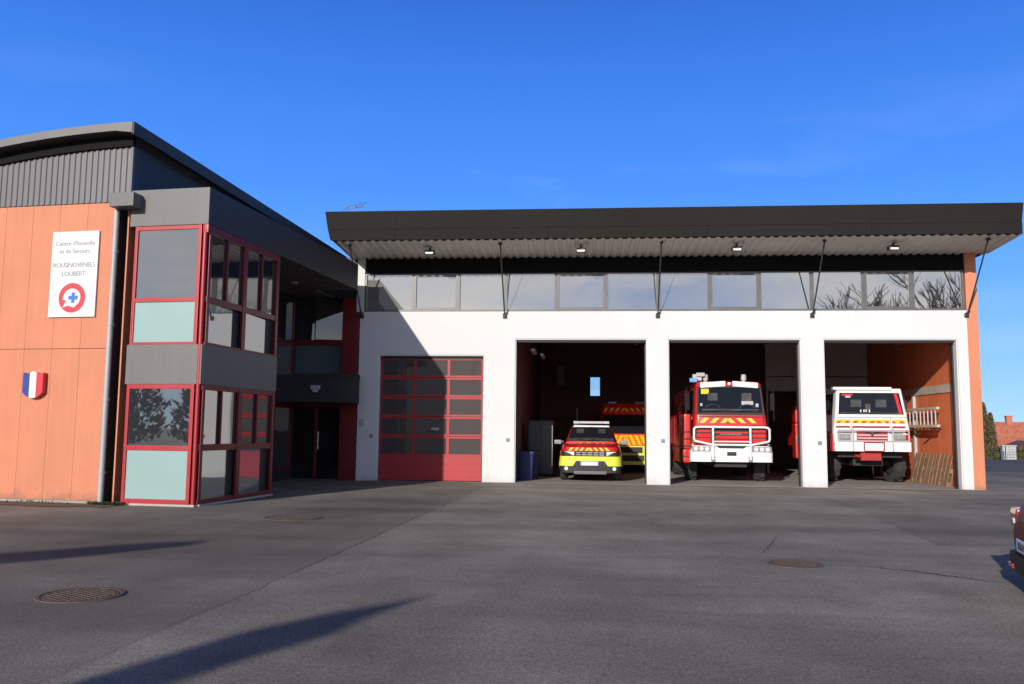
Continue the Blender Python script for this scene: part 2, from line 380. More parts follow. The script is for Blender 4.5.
a4 = N(nt, 'ShaderNodeMath', operation='MULTIPLY'); L.new(cr.outputs[0], a4.inputs[0]); L.new(lo_.outputs[0], a4.inputs[1]); L.new(a4.outputs[0], a3.inputs[0])
cm = N(nt, 'ShaderNodeMath', operation='MAXIMUM'); L.new(a2.outputs[0], cm.inputs[0]); L.new(a3.outputs[0], cm.inputs[1])
cx = N(nt, 'ShaderNodeMix', data_type='RGBA'); L.new(cm.outputs[0], cx.inputs[0]); L.new(hs.outputs[2], cx.inputs[6]); cx.inputs[7].default_value = (13.5, 13.0, 12.4, 1)
L.new(cx.outputs[2], bg.inputs[0]); L.new(bg.outputs[0], wo.inputs[0])
S.view_settings.view_transform = 'Standard'; S.view_settings.look = 'None'; S.view_settings.exposure = 0.0; S.view_settings.gamma = 1

# ------------------------------------------------------------------ ground
def sheet(name, pts, z, m):
    b = MB(); b.face([(x, y, z) for x, y in pts]); o = b.build(name, m); tag(o, kind='structure'); return o
gb = MB(); gy_ = [(-500, 0), (30, 0), (34, -.5), (50, -2.2), (75, -4), (700, -4)]
prev = None
for y, z in gy_:
    cur = [gb.bm.verts.new((-500, y, z)), gb.bm.verts.new((500, y, z))]
    if prev: gb.bm.faces.new([prev[0], prev[1], cur[1], cur[0]])
    prev = cur
tag(gb.build('ground', ASPH), kind='structure')
sheet('garage_apron', [(-.56, -.5), (-.70, -8), (-.82, -14), (-.97, -19.1), (-1.4, -45), (45, -45), (45, 6), (12.6, 6), (12.6, -.5)], .004, ASPH2)
sheet('garage_floor', [(-.9, -.02), (12.2, -.02), (12.2, 14), (-.9, 14)], .008, CONC)
sheet('threshold_strip', [(-4.2, -.36), (12.42, -.36), (12.42, -.021), (-4.2, -.021)], .010, CONC2)
sheet('side_road', [(13.5, 12.5), (60, 10.2), (160, 22), (160, 30), (60, 30), (13.5, 30)], .008, ASPHR)
sheet('asphalt_patch', [(7.1, -3.9), (8.3, -3.35), (10.8, -3.2), (14, -3.3), (14, -9), (9.0, -10.2), (7.6, -11.9), (6.55, -12.0), (7.0, -7.5)], .0065, ASPH)
bp_ = MB()
prev = None
pts_a = []; pts_b = []
for i in range(60):
    s = -14 + 12.6 * i / 59
    pts_a.append((s, .1)); pts_b.append((s, -.62 - .34 * mnoise.noise((s * 1.3, 2.2, 0)) - .12 * mnoise.noise((s * 6, 1, 0)) - (.35 if s < -4.6 else 0)))
# ------------------------------------------------------------------ left wing (local frame: x along its front, y into depth)
K = (-5.033, -8.654, 0); T1 = -.1016
wing = empty('office_building', K, T1, 'two storey orange and grey office wing with red framed glass corner bay', 'building')
# soil strip at its foot
Mw = Matrix.Translation(K) @ Matrix.Rotation(T1, 4, 'Z')
b = MB()
b.face([Mw @ Vector((x, y, .009)) for x, y in pts_a] + [Mw @ Vector((x, y, .009)) for x, y in pts_b[::-1]])
tag(b.build('soil_strip', SOIL), kind='structure')
sl = -9.5
# orange cladding boards with real joints
b = MB()
x = -1.94
random.seed(3)
while x > sl:
    wd = .60
    for (z0, z1) in ((.06, 2.885), (2.895, 5.69)):
        b.box(x - wd + .005, x, -.012, .02, z0, z1)
    x -= wd
b.build('orange_cladding', ORANGE, wing)
b = MB(); b.box(sl, -1.93, .022, .3, 0, 6.0); b.box(-1.93, -1.5, .28, .5, 0, 5.9); b.build('backing_wall', DARK, wing)
b = MB(); b.box(-1.705, -1.675, .03, .26, .02, 5.55); b.build('orange_corner_trim', ORANGE, wing)
b = MB(); b.box(sl, -1.92, -.018, .01, .0, .055); b.build('plinth', CONC, wing)
# roof profile
def zr(s, t): return 7.12 - .0236 * (s + 1.45) ** 2 - .042 * (t + .35)
# corrugated gable cladding
b = MB(); prof = []
p = .125; s = -1.63
while s > sl:
    prof += [(s, -.04), (s - .045, -.04), (s - .06, -.018), (s - .11, -.018)]
    s -= p
prev = None
for (ss, tt) in prof:
    cur = [b.bm.verts.new((ss, tt, 5.70)), b.bm.verts.new((ss, tt, zr(ss, 0) - .345))]
    if prev: b.bm.faces.new([prev[0], prev[1], cur[1], cur[0]])
    prev = cur
b.build('corrugated_cladding', CORR, wing)
b = MB(); b.box(-1.66, -1.61, -.055, .0, 5.70, zr(-1.63, 0) - .26); b.build('cladding_corner_trim', GREYM, wing)
b = MB(); b.rings([[(s, -.09, zr(s, 0) - .16), (s, -.09, zr(s, 0) - .34), (s, -.001, zr(s, 0) - .34), (s, -.001, zr(s, 0) - .16)] for s in [-1.60 - i * .45 for i in range(18)]]); b.build('eave_shade_strip', mat('shade_black', (.010, .010, .010), .8, var=.1, spec=.1), wing)  # near-black strip stands in for the shadow under the roof overhang
b = MB(); b.prism([(sl, .0, 5.68), (-1.625, .0, 5.68), (-1.625, .0, 6.80)] + [(-1.625 - i * .79, .0, zr(-1.625 - i * .79, 0) - .24) for i in range(1, 11)], (0, .2, 0)); b.build('gable_wall', DARK, wing)
b = MB(); b.prism([(-1.63, .21, 5.60), (-1.63, 10.2, 5.60), (-1.63, 10.2, zr(-1.63, 10.2) - .25), (-1.63, .21, zr(-1.63, .2) - .25)], (-.15, 0, 0)); b.build('clerestory_wall', ANTH, wing)
# roof slab
b = MB(); ss = [-1.45 - i * .45 for i in range(19)]
top0 = [(s, -.35, zr(s, -.35)) for s in ss]; bot0 = [(s, -.35, zr(s, -.35) - .14) for s in ss]
top1 = [(s, 10.6, zr(s, 10.6)) for s in ss]; bot1 = [(s, 10.6, zr(s, 10.6) - .2) for s in ss]
b.rings([[t0, b0, b1, t1] for t0, b0, b1, t1 in zip(top0, bot0, bot1, top1)])
b.build('roof', ANTH, wing)
# front fascia strip (lit metal edge)
b = MB(); b.rings([[(s, -.37, zr(s, -.35) + .012), (s, -.37, zr(s, -.35) - (.19 if i == 0 else .14)), (s, -.353, zr(s, -.35) - (.19 if i == 0 else .14)), (s, -.353, zr(s, -.35) + .012)] for i, s in enumerate([-1.445, -1.80] + ss[1:])])
b.build('roof_fascia', mat('roof_fascia_metal', (.155, .15, .14), .5, var=.06), wing)
b = MB(); b.rbox(-1.448, -1.40, -.37, 10.6, 0, .24, .01)
for v in b.bm.verts: v.co.z += zr(-1.45, v.co.y) - .225
b.build('roof_edge_fascia', ANTH, wing)
# gutter box and pipe
b = MB(); b.rbox(-1.86, -1.36, -.33, -.03, 5.53, 5.79, .008); b.build('gutter_box', GREYM, wing)
b = MB(); b.tube((-1.86, -.09, .02), (-1.86, -.09, 5.51), .052, 14)
for z in (.55, 1.9, 3.3, 4.7): b.tube((-1.86, -.09, z), (-1.86, -.09, z + .06), .060, 14); b.box(-1.885, -1.835, -.09, .0, z + .01, z + .05)
b.build('downpipe', ZINC, wing, autos=40)
# corner bay: body behind glass
b = MB(); b.box(-1.52, -.06, .05, 2.95, 0, 5.20); b.build('bay_core', BLACK, wing)
FE = 7.55
# grey bands
b = MB(); b.rbox(-1.53, .012, -.035, .0, 2.215, 2.95, .006); b.rbox(-.012, .022, .001, 2.95, 2.215, 2.95, .006); b.build('grey_floor_band', GREYM, wing)
b = MB(); b.rbox(-1.60, .022, -.04, .0, 5.20, 5.90, .006); b.build('grey_top_fascia', GREYM, wing)
b = MB(); b.rbox(-.02, .022, .001, FE, 5.20, 5.90, .006); b.box(-1.62, -.021, .001, FE, 5.80, 5.88); b.build('flat_roof', ANTH, wing)
# red frames, front and side faces
def frame_front(b, rows, cols):
    for z0, z1 in rows: b.rbox(-1.48, -.12, -.02, .05, z0, z1, .006)
    for s0, s1 in cols: b.rbox(s0, s1, -.028, .05, .05, 5.20, .006)
b = MB(); frame_front(b, [(.04, .12), (1.0, 1.09), (2.13, 2.214), (2.951, 3.0), (3.75, 3.83), (5.12, 5.199)], [(-1.49, -1.43), (-.185, -.115)]); b.build('front_window_frame', REDF, wing)
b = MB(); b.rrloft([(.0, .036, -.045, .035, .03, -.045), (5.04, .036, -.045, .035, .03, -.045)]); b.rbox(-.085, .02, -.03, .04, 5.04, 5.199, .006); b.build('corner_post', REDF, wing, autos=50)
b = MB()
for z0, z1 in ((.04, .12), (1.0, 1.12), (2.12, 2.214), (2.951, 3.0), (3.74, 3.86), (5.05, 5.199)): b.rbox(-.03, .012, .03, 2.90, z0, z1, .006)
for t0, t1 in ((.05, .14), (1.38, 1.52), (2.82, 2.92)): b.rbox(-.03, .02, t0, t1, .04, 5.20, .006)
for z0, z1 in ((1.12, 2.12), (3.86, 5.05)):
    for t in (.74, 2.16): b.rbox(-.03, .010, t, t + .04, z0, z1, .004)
b.build('side_window_frame', REDF_SHADE, wing)
def pane_front(name, z0, z1, m):
    q = MB(); q.box(-1.43, -.185, .0, .012, z0, z1); return q.build(name, m, wing)
pane_front('window_pane', 3.83, 5.12, BAYG); pane_front('window_pane', 1.09, 2.13, BAYG)
pane_front('mint_panel', .12, 1.0, MINT); pane_front('mint_panel', 3.0, 3.75, MINT)
for z0, z1, m, nm in ((1.12, 2.12, BAYG, 'window_pane'), (3.86, 5.05, BAYG, 'window_pane')):
    for t0, t1 in ((.14, .74), (.78, 1.38), (1.52, 2.16), (2.20, 2.82)):
        q = MB(); d_ = (t1 - t0) * math.tan(R(3.4)); q.prism([(-.002, t0, z0), (-.002 - d_, t1, z0), (-.002 - d_, t1, z1), (-.002, t0, z1)], (-.008, 0, 0)); q.build(nm, m, wing)
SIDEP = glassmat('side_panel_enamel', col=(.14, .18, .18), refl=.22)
for z0, z1 in ((.12, 1.0), (3.0, 3.74)):
    for t0, t1 in ((.14, 1.38), (1.52, 2.82)):
        q = MB(); d_ = (t1 - t0) * math.tan(R(3.4)); q.prism([(-.002, t0, z0), (-.002 - d_, t1, z0), (-.002 - d_, t1, z1), (-.002, t0, z1)], (-.008, 0, 0)); q.build('side_panel', SIDEP, wing)
b = MB(); b.box(-1.5, -.0, -.05, .06, .0, .038); b.box(-.1, .045, .06, 2.95, 0, .038); b.build('bay_plinth', CONC2, wing)
# recess: back of the bay, side wall, soffit
b = MB(); b.box(-2.4, -.04, 2.96, 3.02, 0, 5.2); b.box(-2.45, -2.3, 3.02, 9.2, 0, 5.2); b.build('recess_wall', ANTH, wing)
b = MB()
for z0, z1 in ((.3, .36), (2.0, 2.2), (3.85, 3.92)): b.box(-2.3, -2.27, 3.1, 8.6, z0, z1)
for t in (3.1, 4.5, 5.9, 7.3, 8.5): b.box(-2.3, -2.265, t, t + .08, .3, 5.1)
b.build('recess_window_frame', REDF_SHADE, wing)
b = MB(); b.box(-2.298, -2.288, 3.1, 8.6, .36, 5.1); b.build('recess_window_pane', BAYG, wing)
b = MB(); b.box(-2.3, -.021, 2.96, FE, 5.205, 5.25); b.box(-2.3, -1.2, FE, 8.9, 5.205, 5.25)
for i in range(11): b.box(-2.3, -.021, 3.1 + i * .4, 3.106 + i * .4, 5.2, 5.204)
b.build('soffit', mat('recess_soffit', (.07, .062, .055), .6), wing)
b = MB(); b.disc((-1.2, 6.2, 5.205), (0, 0, -1), .10, .03, 16); b.build('soffit_lamp', LGREY, wing)
# entrance wall (parallel to the garage front); built in world space, brought into the wing frame
Mi = Mw.inverted()
def wb(mb, name, m, bevel=0):
    for v in mb.bm.verts: v.co = Mi @ v.co
    return mb.build(name, m, wing)
b = MB(); b.box(-7.6, -4.47, .36, .6, 0, 6.4); wb(b, 'entrance_wall', ANTH)
b = MB(); b.rbox(-4.985, -4.50, .02, .36, 0, 5.16, .01); wb(b, 'red_pillar', REDF_SHADE)
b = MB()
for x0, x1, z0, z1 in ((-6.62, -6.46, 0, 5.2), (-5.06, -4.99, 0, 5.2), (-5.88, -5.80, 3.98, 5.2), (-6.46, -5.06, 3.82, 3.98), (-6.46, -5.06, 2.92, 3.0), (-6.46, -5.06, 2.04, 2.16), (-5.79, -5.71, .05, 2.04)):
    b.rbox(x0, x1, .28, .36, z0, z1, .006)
wb(b, 'entrance_frame', REDF_SHADE)
for x0_, x1_ in ((-6.46, -5.88), (-5.80, -5.06)):
    d_ = (x1_ - x0_) * math.tan(R(15)); b = MB(); b.prism([(x0_, .335 - d_, 3.98), (x1_, .335, 3.98), (x1_, .335, 5.2), (x0_, .335 - d_, 5.2)], (0, .008, 0)); wb(b, 'entrance_window_pane', glassmat('entrance_window_glass', refl=.10))
b = MB(); b.box(-6.46, -5.06, .32, .335, 3.0, 3.82); wb(b, 'entrance_panel', mat('shaded_mint_panel', (.08, .12, .13), .25, var=.03))  # mint panel with the recess shade put into its colour
b = MB(); b.box(-6.46, -5.79, .31, .33, .05, 2.04); b.box(-5.71, -5.06, .31, .33, .05, 2.04); o = wb(b, 'entrance_door', glassmat('entrance_glass', refl=.05, col=(.012, .012, .013)))
b = MB(); b.tube((-5.66, .24, .85), (-5.66, .24, 1.35), .014); b.tube((-5.66, .24, .9), (-5.66, .31, .9), .01); b.tube((-5.66, .24, 1.3), (-5.66, .31, 1.3), .01)
for v in b.bm.verts: v.co = Mi @ v.co
b.build('door_handle', ALU, o)
b = MB(); b.prism([(-6.9, -1.0, 2.14), (-4.17, -1.0, 2.14), (-4.50, .26, 2.14), (-6.9, .26, 2.14)], (0, 0, .68)); b.prism([(-6.92, -1.02, 2.825), (-4.15, -1.02, 2.825), (-4.48, .265, 2.825), (-6.92, .265, 2.825)], (0, 0, .07)); cano = wb(b, 'entrance_canopy', DARK)
b = MB(); b.rbox(-5.50, -5.24, -1.07, -1.0, 2.48, 2.60, .02); b.rbox(-5.44, -5.30, -1.075, -1.0, 2.41, 2.48, .02)
for v in b.bm.verts: v.co = Mi @ v.co
b.build('bulkhead_lamp', LGREY, cano)

# ------------------------------------------------------------------ garage hall
hall = empty('garage_hall', (0, 0, 0), 0, 'white fire station garage with four vehicle bays and a dark overhanging roof', 'building')
X = dict(b1=(-3.904, -.882, 3.53), b2=(-.025, 3.63, 3.985), b3=(4.195, 7.765, 3.985), b4=(8.345, 11.84, 3.985))
Zb, Zt = 4.755, 5.845
b = MB()
# one continuous mesh laid out on a grid so that no seams show
xs = [-4.467, -3.904, -.882, -.025, 3.63, 4.195, 7.765, 8.345, 11.84, 12.10]; zs = [0, 3.53, 3.985, Zb]
bm = b.bm; vg = {}
def V(i, j, k):
    key = (i, j, k)
    if key not in vg: vg[key] = bm.verts.new((xs[i], (0, .30)[k], zs[j]))
    return vg[key]
solid = lambda i, j: not ((i == 1 and j == 0) or (i in (3, 5, 7) and j in (0, 1)))
for i in range(9):
    for j in range(3):
        if not solid(i, j): continue
        bm.faces.new([V(i, j, 0), V(i + 1, j, 0), V(i + 1, j + 1, 0), V(i, j + 1, 0)])
        bm.faces.new([V(i, j, 1), V(i, j + 1, 1), V(i + 1, j + 1, 1), V(i + 1, j, 1)])
        for (di, dj, a, c) in ((-1, 0, (i, j), (i, j + 1)), (1, 0, (i + 1, j + 1), (i + 1, j)), (0, -1, (i + 1, j), (i, j)), (0, 1, (i, j + 1), (i + 1, j + 1))):
            ni, nj = i + di, j + dj
            if 0 <= ni < 9 and 0 <= nj < 3 and solid(ni, nj): continue
            bm.faces.new([V(*a, 0), V(*c, 0), V(*c, 1), V(*a, 1)])
b.build('white_facade_wall', WHITE, hall)
b = MB(); b.box(-4.58, -4.36, .0, .30, Zb + .001, 6.32); b.build('white_pier', WHITE, hall)
# render joints and bay edge trims
b = MB()
for k in ('b1', 'b2', 'b3', 'b4'):
    x0, x1, zt = X[k]; tw = .03
    b.box(x0 + .001, x0 + tw, .03, .31, .0, zt - .001); b.box(x1 - tw, x1 - .001, .03, .31, .0, zt - .001); b.box(x0 + tw, x1 - tw, .03, .31, zt - tw, zt - .001)
b.build('bay_edge_trim', WHITE, hall)
b = MB()
for k in ('b2', 'b3', 'b4'):
    x0, x1, zt = X[k]
    b.box(x0 + .031, x0 + .065, .24, .36, 0, zt - .031); b.box(x1 - .065, x1 - .031, .24, .36, 0, zt - .031); b.box(x0 + .066, x1 - .066, .10, .36, zt - .09, zt - .031)
b.build('door_guide_rail', BLACK, hall)
# window band
b = MB(); b.box(-4.35, 12.09, .12, .32, Zb + .001, 6.36); b.build('dark_band_wall', BLACK, hall)
b = MB(); b.box(-4.35, 12.09, .06, .119, Zt, 6.34); b.build('dark_band_cladding', mat('shade_black', (.010, .010, .010), .8, var=.1, spec=.1), hall)  # dark grey cladding, its black colour carries the deep eave shade
mull = [-4.35, -2.94, -1.655, -.31, 1.12, 2.505, 3.945, 5.34, 6.685, 8.09, 9.46, 10.73, 12.06]
for i in range(12):
    x0, x1 = mull[i] + .001, mull[i + 1] - .001
    f = .075 if i % 3 == 1 else .05; g = .06 if i % 3 == 1 else 0.0
    q = MB(); q.box(x0, x0 + f, .0, .119, Zb + .002, Zt); q.box(x1 - f, x1, .0, .119, Zb + .002, Zt); q.box(x0 + f, x1 - f, .0, .119, Zb + .002, Zb + .055 + g); q.box(x0 + f, x1 - f, .0, .119, Zt - .02 - g, Zt)
    fr = q.build('window', mat('window_frame_grey', (.11, .11, .115), .4), hall)
    q = MB(); q.box(x0 + f, x1 - f, .05, .062, Zb + .055 + g, Zt - .02 - g); q.build('pane', BANDB if i < 3 else (BANDM if i < 7 else BANDG), fr)
# roof
b = MB(); xl, xr = -4.80, 12.72; yf = -1.8
b.rings([[(x + dx0, yf, 7.19), (x + dx0 * .6, yf - .008, 6.72), (x + dx1, yf, 6.43), (x + dx1, .0, 6.33), (x + dx1, 14.6, 6.33), (x + dx0, 14.6, 7.3)] for x, dx0, dx1 in ((xl, -.16, .0), (xl + 5, 0, 0), (xr - 5, 0, 0), (xr, .05, .0))])
b.build('roof', ANTH, hall)
FASC = mat('fascia_metal', (.021, .019, .017), .7, var=.12, vscale=.5, streak=.08, spec=.06)
b = MB()
js = [xl - .03, -3.08, .97, 5.05, 9.12, xr + .03]
for i in range(5):
    a0, a1 = js[i], js[i + 1] - .008; k0 = -.17 if i == 0 else 0; k1 = .06 if i == 4 else 0
    b.prism([(a0 + k0 * .5, yf - .03, 6.715), (a1, yf - .03, 6.715), (a1 + k1, yf - .03, 7.205), (a0 + k0, yf - .03, 7.205)], (0, .02, 0))
    b.prism([(a0, yf - .045, 6.42), (a1, yf - .045, 6.42), (a1, yf - .045, 6.705), (a0 + k0 * .45, yf - .045, 6.705)], (0, .035, 0))
    if i: b.box(a0 - .03, a0 + .02, yf - .036, yf - .031, 6.72, 7.2)
b.build('fascia', FASC, hall)
b = MB(); pr = []; x = xl + .06
while x < xr - .1:
    pr += [(x, .0), (x + .09, .0), (x + .125, .032), (x + .19, .032)]; x += .225
prev = None
for (px, h) in pr:
    cur = [b.bm.verts.new((px, yf - .005, 6.385 + h)), b.bm.verts.new((px, .11, 6.285 + h))]
    if prev: b.bm.faces.new([prev[0], prev[1], cur[1], cur[0]])
    prev = cur
b.build('corrugated_soffit', SOFFIT, hall)
# struts
for xx in (-4.41, -.32, 3.92, 8.07, 12.09):
    q = MB(); q.rbox(xx - .055, xx + .055, -.05, -.001, 4.56, 4.67, .008); q.box(xx - .03, xx + .03, -.10, -.05, 4.60, 4.66)
    q.tube((xx, -.08, 4.64), (xx, -1.45, 6.36), .020, 10); q.box(xx - .04, xx + .04, -1.50, -1.40, 6.34, 6.40); q.tube((xx - .05, -.08, 4.66), (xx + .07, -.08, 4.72), .018)
    q.build('roof_strut', DARK, hall)
# side wall, right
b = MB(); b.box(12.101, 12.39, -.004, 14.3, 0, 6.345); b.build('orange_side_wall', ORANGE, hall)
b = MB(); z = 0
for (y0, y1) in [(.31 + i * .85, .31 + i * .85 + .842) for i in range(16)]: b.box(12.06, 12.10, y0, y1, 0.0, 5.6)
b.build('orange_inner_wall', ORANGE_IN, hall)
b = MB(); b.box(12.03, 12.058, .4, 13.9, 2.62, 2.85); b.build('wall_rail', mat('pale_rail', (.50, .44, .36), .6), hall)
b = MB(); b.box(11.98, 12.058, 3.75, 3.85, 0.0, 2.6); b.build('wall_post', LGREY, hall)
# inner walls, ceiling
b = MB(); b.box(-.26, -.12, .31, 14, 0, 5.6); b.build('partition_wall', BROWN, hall)
b = MB(); b.box(-4.45, -.27, 2.0, 2.1, 0, 4.6); b.build('workshop_wall', BROWN, hall)
b = MB(); wx0, wx1, wz0, wz1 = 2.05, 2.52, 2.95, 3.82
b.box(-1, wx0, 14, 14.2, 0, 5.9); b.box(wx1, 12.1, 14, 14.2, 0, 5.9); b.box(wx0, wx1, 14, 14.2, 0, wz0); b.box(wx0, wx1, 14, 14.2, wz1, 5.9); b.build('back_wall', BROWN, hall)
b = MB(); b.box(wx0, wx1, 14.05, 14.07, wz0, wz1); wn = b.build('back_window', CLEAR, hall)
b = MB()
for a in ((wx0, wx0 + .03, wz0, wz1), (wx1 - .03, wx1, wz0, wz1), (wx0 + .03, wx1 - .03, wz0, wz0 + .03), (wx0 + .03, wx1 - .03, wz1 - .03, wz1)): b.box(a[0], a[1], 13.98, 14.04, a[2], a[3])
b.build('window_frame', DARK, wn)
b = MB(); b.box(-1, 12.1, .32, 14.2, 5.6, 5.7); b.build('ceiling', CEIL, hall)
b = MB()
for y in (3.0, 6.5, 10): b.box(-.86, 12.05, y, y + .18, 5.1, 5.6)
b.build('ceiling_beam', MGREY, hall)
for k in ('b2', 'b3', 'b4'):
    x0, x1, zt = X[k]
    q = MB()
    for j in range(6): q.rbox(x0 + .12, x1 - .12, .55 + j * .62, .55 + j * .62 + .61, 4.30, 4.345, .008)
    od = q.build('raised_door', mat('raised_door_red', (.30, .03, .03), .5), hall)
    q = MB()
    for xx in (x0 + .06, x1 - .10): q.box(xx, xx + .04, .34, 4.5, 4.25, 4.29); q.box(xx, xx + .04, .34, .38, 3.9, 4.25)
    q.tube((x0 + .1, .42, 4.16), (x1 - .1, .42, 4.16), .035, 10); q.build('door_track', ALU, od)
b = MB(); b.box(8.5, 12.02, 8.1, 8.16, 3.5, 5.55); b.box(8.5, 12.02, 8.1, 8.16, 2.95, 3.46); b.box(8.42, 8.49, 8.08, 8.16, 0, 5.6); b.build('grey_partition', GREYW, hall)
# lintel strip light bodies seen at the top of the bay openings
b = MB(); b.rbox(.35, .47, .9, 2.1, 3.72, 3.80, .01); b.rbox(.62, .70, 1.1, 2.2, 3.60, 3.68, .01); b.build('strip_light', LGREY, hall)
# closed sectional door
x0, x1, zt = X['b1']; x0 += .056; x1 -= .056
door = MB(); door.rbox(x0, x1, .16, .20, .02, .70, .006)
rows = [.70 + i * (zt - .08 - .70) / 5 for i in range(6)]; cols = [x0 + i * (x1 - x0) / 3 for i in range(4)]
for i in range(5):
    z0, z1 = rows[i], rows[i + 1] - .006
    door.box(x0, x1, .16, .20, z0 + .004, z0 + .055); door.box(x0, x1, .16, .20, z1 - .055, z1)
    for j, c in enumerate(cols):
        h = .038
        a0 = c - h if j else c + .001; a1 = c + h if j < 3 else c - .001
        door.box(a0, a1, .16, .20, z0 + .055, z1 - .055)
for i in range(3): door.box(x0 + .02, x1 - .02, .153, .16, .12 + i * .18, .25 + i * .18)
sdoor = door.build('sectional_door', REDD, hall)
for i in range(5):
    for j in range(3):
        q = MB(); q.box(cols[j] + .039, cols[j + 1] - .039, .178, .186, rows[i] + .056, rows[i + 1] - .062); q.build('pane', DOORG, sdoor)
b = MB(); b.box(x0 - .03, x1 + .03, .14, .32, zt - .11, zt - .056); b.build('door_head_seal', BLACK, sdoor)
b = MB(); b.rbox(cols[1] + .5, cols[1] + .72, .14, .16, 1.42, 1.49, .01); b.build('door_handle', LGREY, sdoor)
# door controls on the pillars
for xx, zz in ((-.2, 1.17), (4.04, 1.19), (8.19, 1.18), (-4.06, 1.24)):
    q = MB(); q.disc((xx, -.001, zz), (0, -1, 0), .035, .03, 14); q.box(xx - .05, xx + .05, -.008, -.001, zz - .05, zz + .05); q.build('door_control', MGREY, hall)
b = MB(); b.rbox(-4.40, -4.27, -.035, -.001, 1.50, 1.72, .008); b.build('intercom', LGREY, hall)
# soffit floodlights
fl = empty('floodlight', (-2.27, -1.15, 6.31), 0, 'grey box floodlight under the garage eave, nearest the office wing', 'floodlight', 'floodlights under the garage eave')
q = MB(); q.rbox(-.13, .13, -.10, .10, -.14, -.04, .015); q.box(-.03, .03, -.03, .03, -.04, .03); q.build('housing', DARK, fl)
q = MB(); q.rbox(-.10, .10, -.115, -.05, -.155, -.10, .01); q.build('lens', LAMPW, fl)
for xx, yy, lab in ((1.82, -1.25, 'grey box floodlight under the garage eave, above the bay of the small response car'), (5.88, -1.25, 'grey box floodlight under the garage eave, above the red fire engine'), (9.85, -1.2, 'grey box floodlight under the garage eave, above the white fronted truck')):
    c = copy_tree(fl); c.location = (xx, yy, 6.31); c['label'] = lab
# antenna
an = empty('antenna', (-4.46, -1.0, 7.16), 0, 'thin pale rod antenna on the garage roof corner', 'antenna')
q = MB(); q.tube((0, 0, -.05), (0, 0, .40), .015); q.build('mast', ALU, an)
q = MB(); q.tube((-.28, -.05, .36), (.28, .05, .40), .012)
for i in range(4):
    xx = -.22 + i * .15; q.tube((xx - .08, -.1, .24 + i * .03), (xx + .10, .1, .46 + i * .03), .010)
q.build('boom', ALU, an)

# ------------------------------------------------------------------ sign board and shield
def wall_thing(name, s, z, label, cat):
    P = Mw @ Vector((s, -.02, z)); return empty(name, P, T1, label, cat)
sg = wall_thing('sign_board', -2.74, 3.49, 'tall white rescue centre sign board with round red emblem on the orange wall', 'sign')
q = MB(); q.rbox(-.50, .50, -.035, .0, 0, 1.66, .006); q.build('panel', SIGNW, sg)
yy = -.0375
for bd, sz, z, sp in (("Centre d'Incendie", .118, 1.42, 1.0), ("et de Secours", .118, 1.27, 1.0), ("ROUSINOVENELS", .125, 1.00, .92), ("LOUBERT", .125, .83, .95)):
    text_mesh(bd, sz, SIGNT, 'lettering', sg, (0, yy, z), spacing=sp)
def ring_pts(r0, r1, n=40): return [(r0 * math.cos(6.28318 * i / n), r0 * math.sin(6.28318 * i / n), r1 * math.cos(6.28318 * i / n), r1 * math.sin(6.28318 * i / n)) for i in range(n)]
q = MB(); q.disc((0, -.036, .37), (0, -1, 0), .285, .003, 40); em = q.build('emblem_disc', SRED, sg)
q = MB(); pts = []
for i in range(31):
    a = R(-130 + 310 * i / 30 + 10); pts.append((.175 * math.cos(a), .175 * math.sin(a)))
pts = [(.185 * math.cos(R(a)), .185 * math.sin(R(a)) * .95) for a in range(-60, 171, 10)] + [(-.20, -.03), (-.12, -.06), (-.19, -.19), (-.08, -.15), (.05, -.19)]
q.prism([(x, -.042, .37 + z) for x, z in pts], (0, .002, 0)); q.build('emblem_helmet', SIGNW, em)
q = MB(); q.box(-.035 + .03, .035 + .03, -.045, -.0435, .27, .47); q.box(-.07, .13, -.0465, -.0452, .335, .405); q.build('emblem_cross', SBLUE, em)
sh = wall_thing('shield', -3.415, 1.93, 'small blue white and red shield on the orange wall', 'shield')
half = .215
def shz(x): return .12 * abs(x) / half + (0 if abs(x) < half * .92 else .03)
for (a, c, m, nm) in ((-half, -half / 3, FBLUE, 'blue_band'), (-half / 3, half / 3, SIGNW, 'white_band'), (half / 3, half, SRED, 'red_band')):
    q = MB(); xs_ = [a + (c - a) * i / 6 for i in range(7)]
    q.prism([(x, -.10, .02 + .34 * .0 + .11 * (abs(x) / half) ** 2.2) for x in xs_] + [(x, -.10, .50 + .025 * math.cos(x / half * 3.14 * 1.5)) for x in xs_[::-1]], (0, .09, 0)); q.build(nm, m, sh)
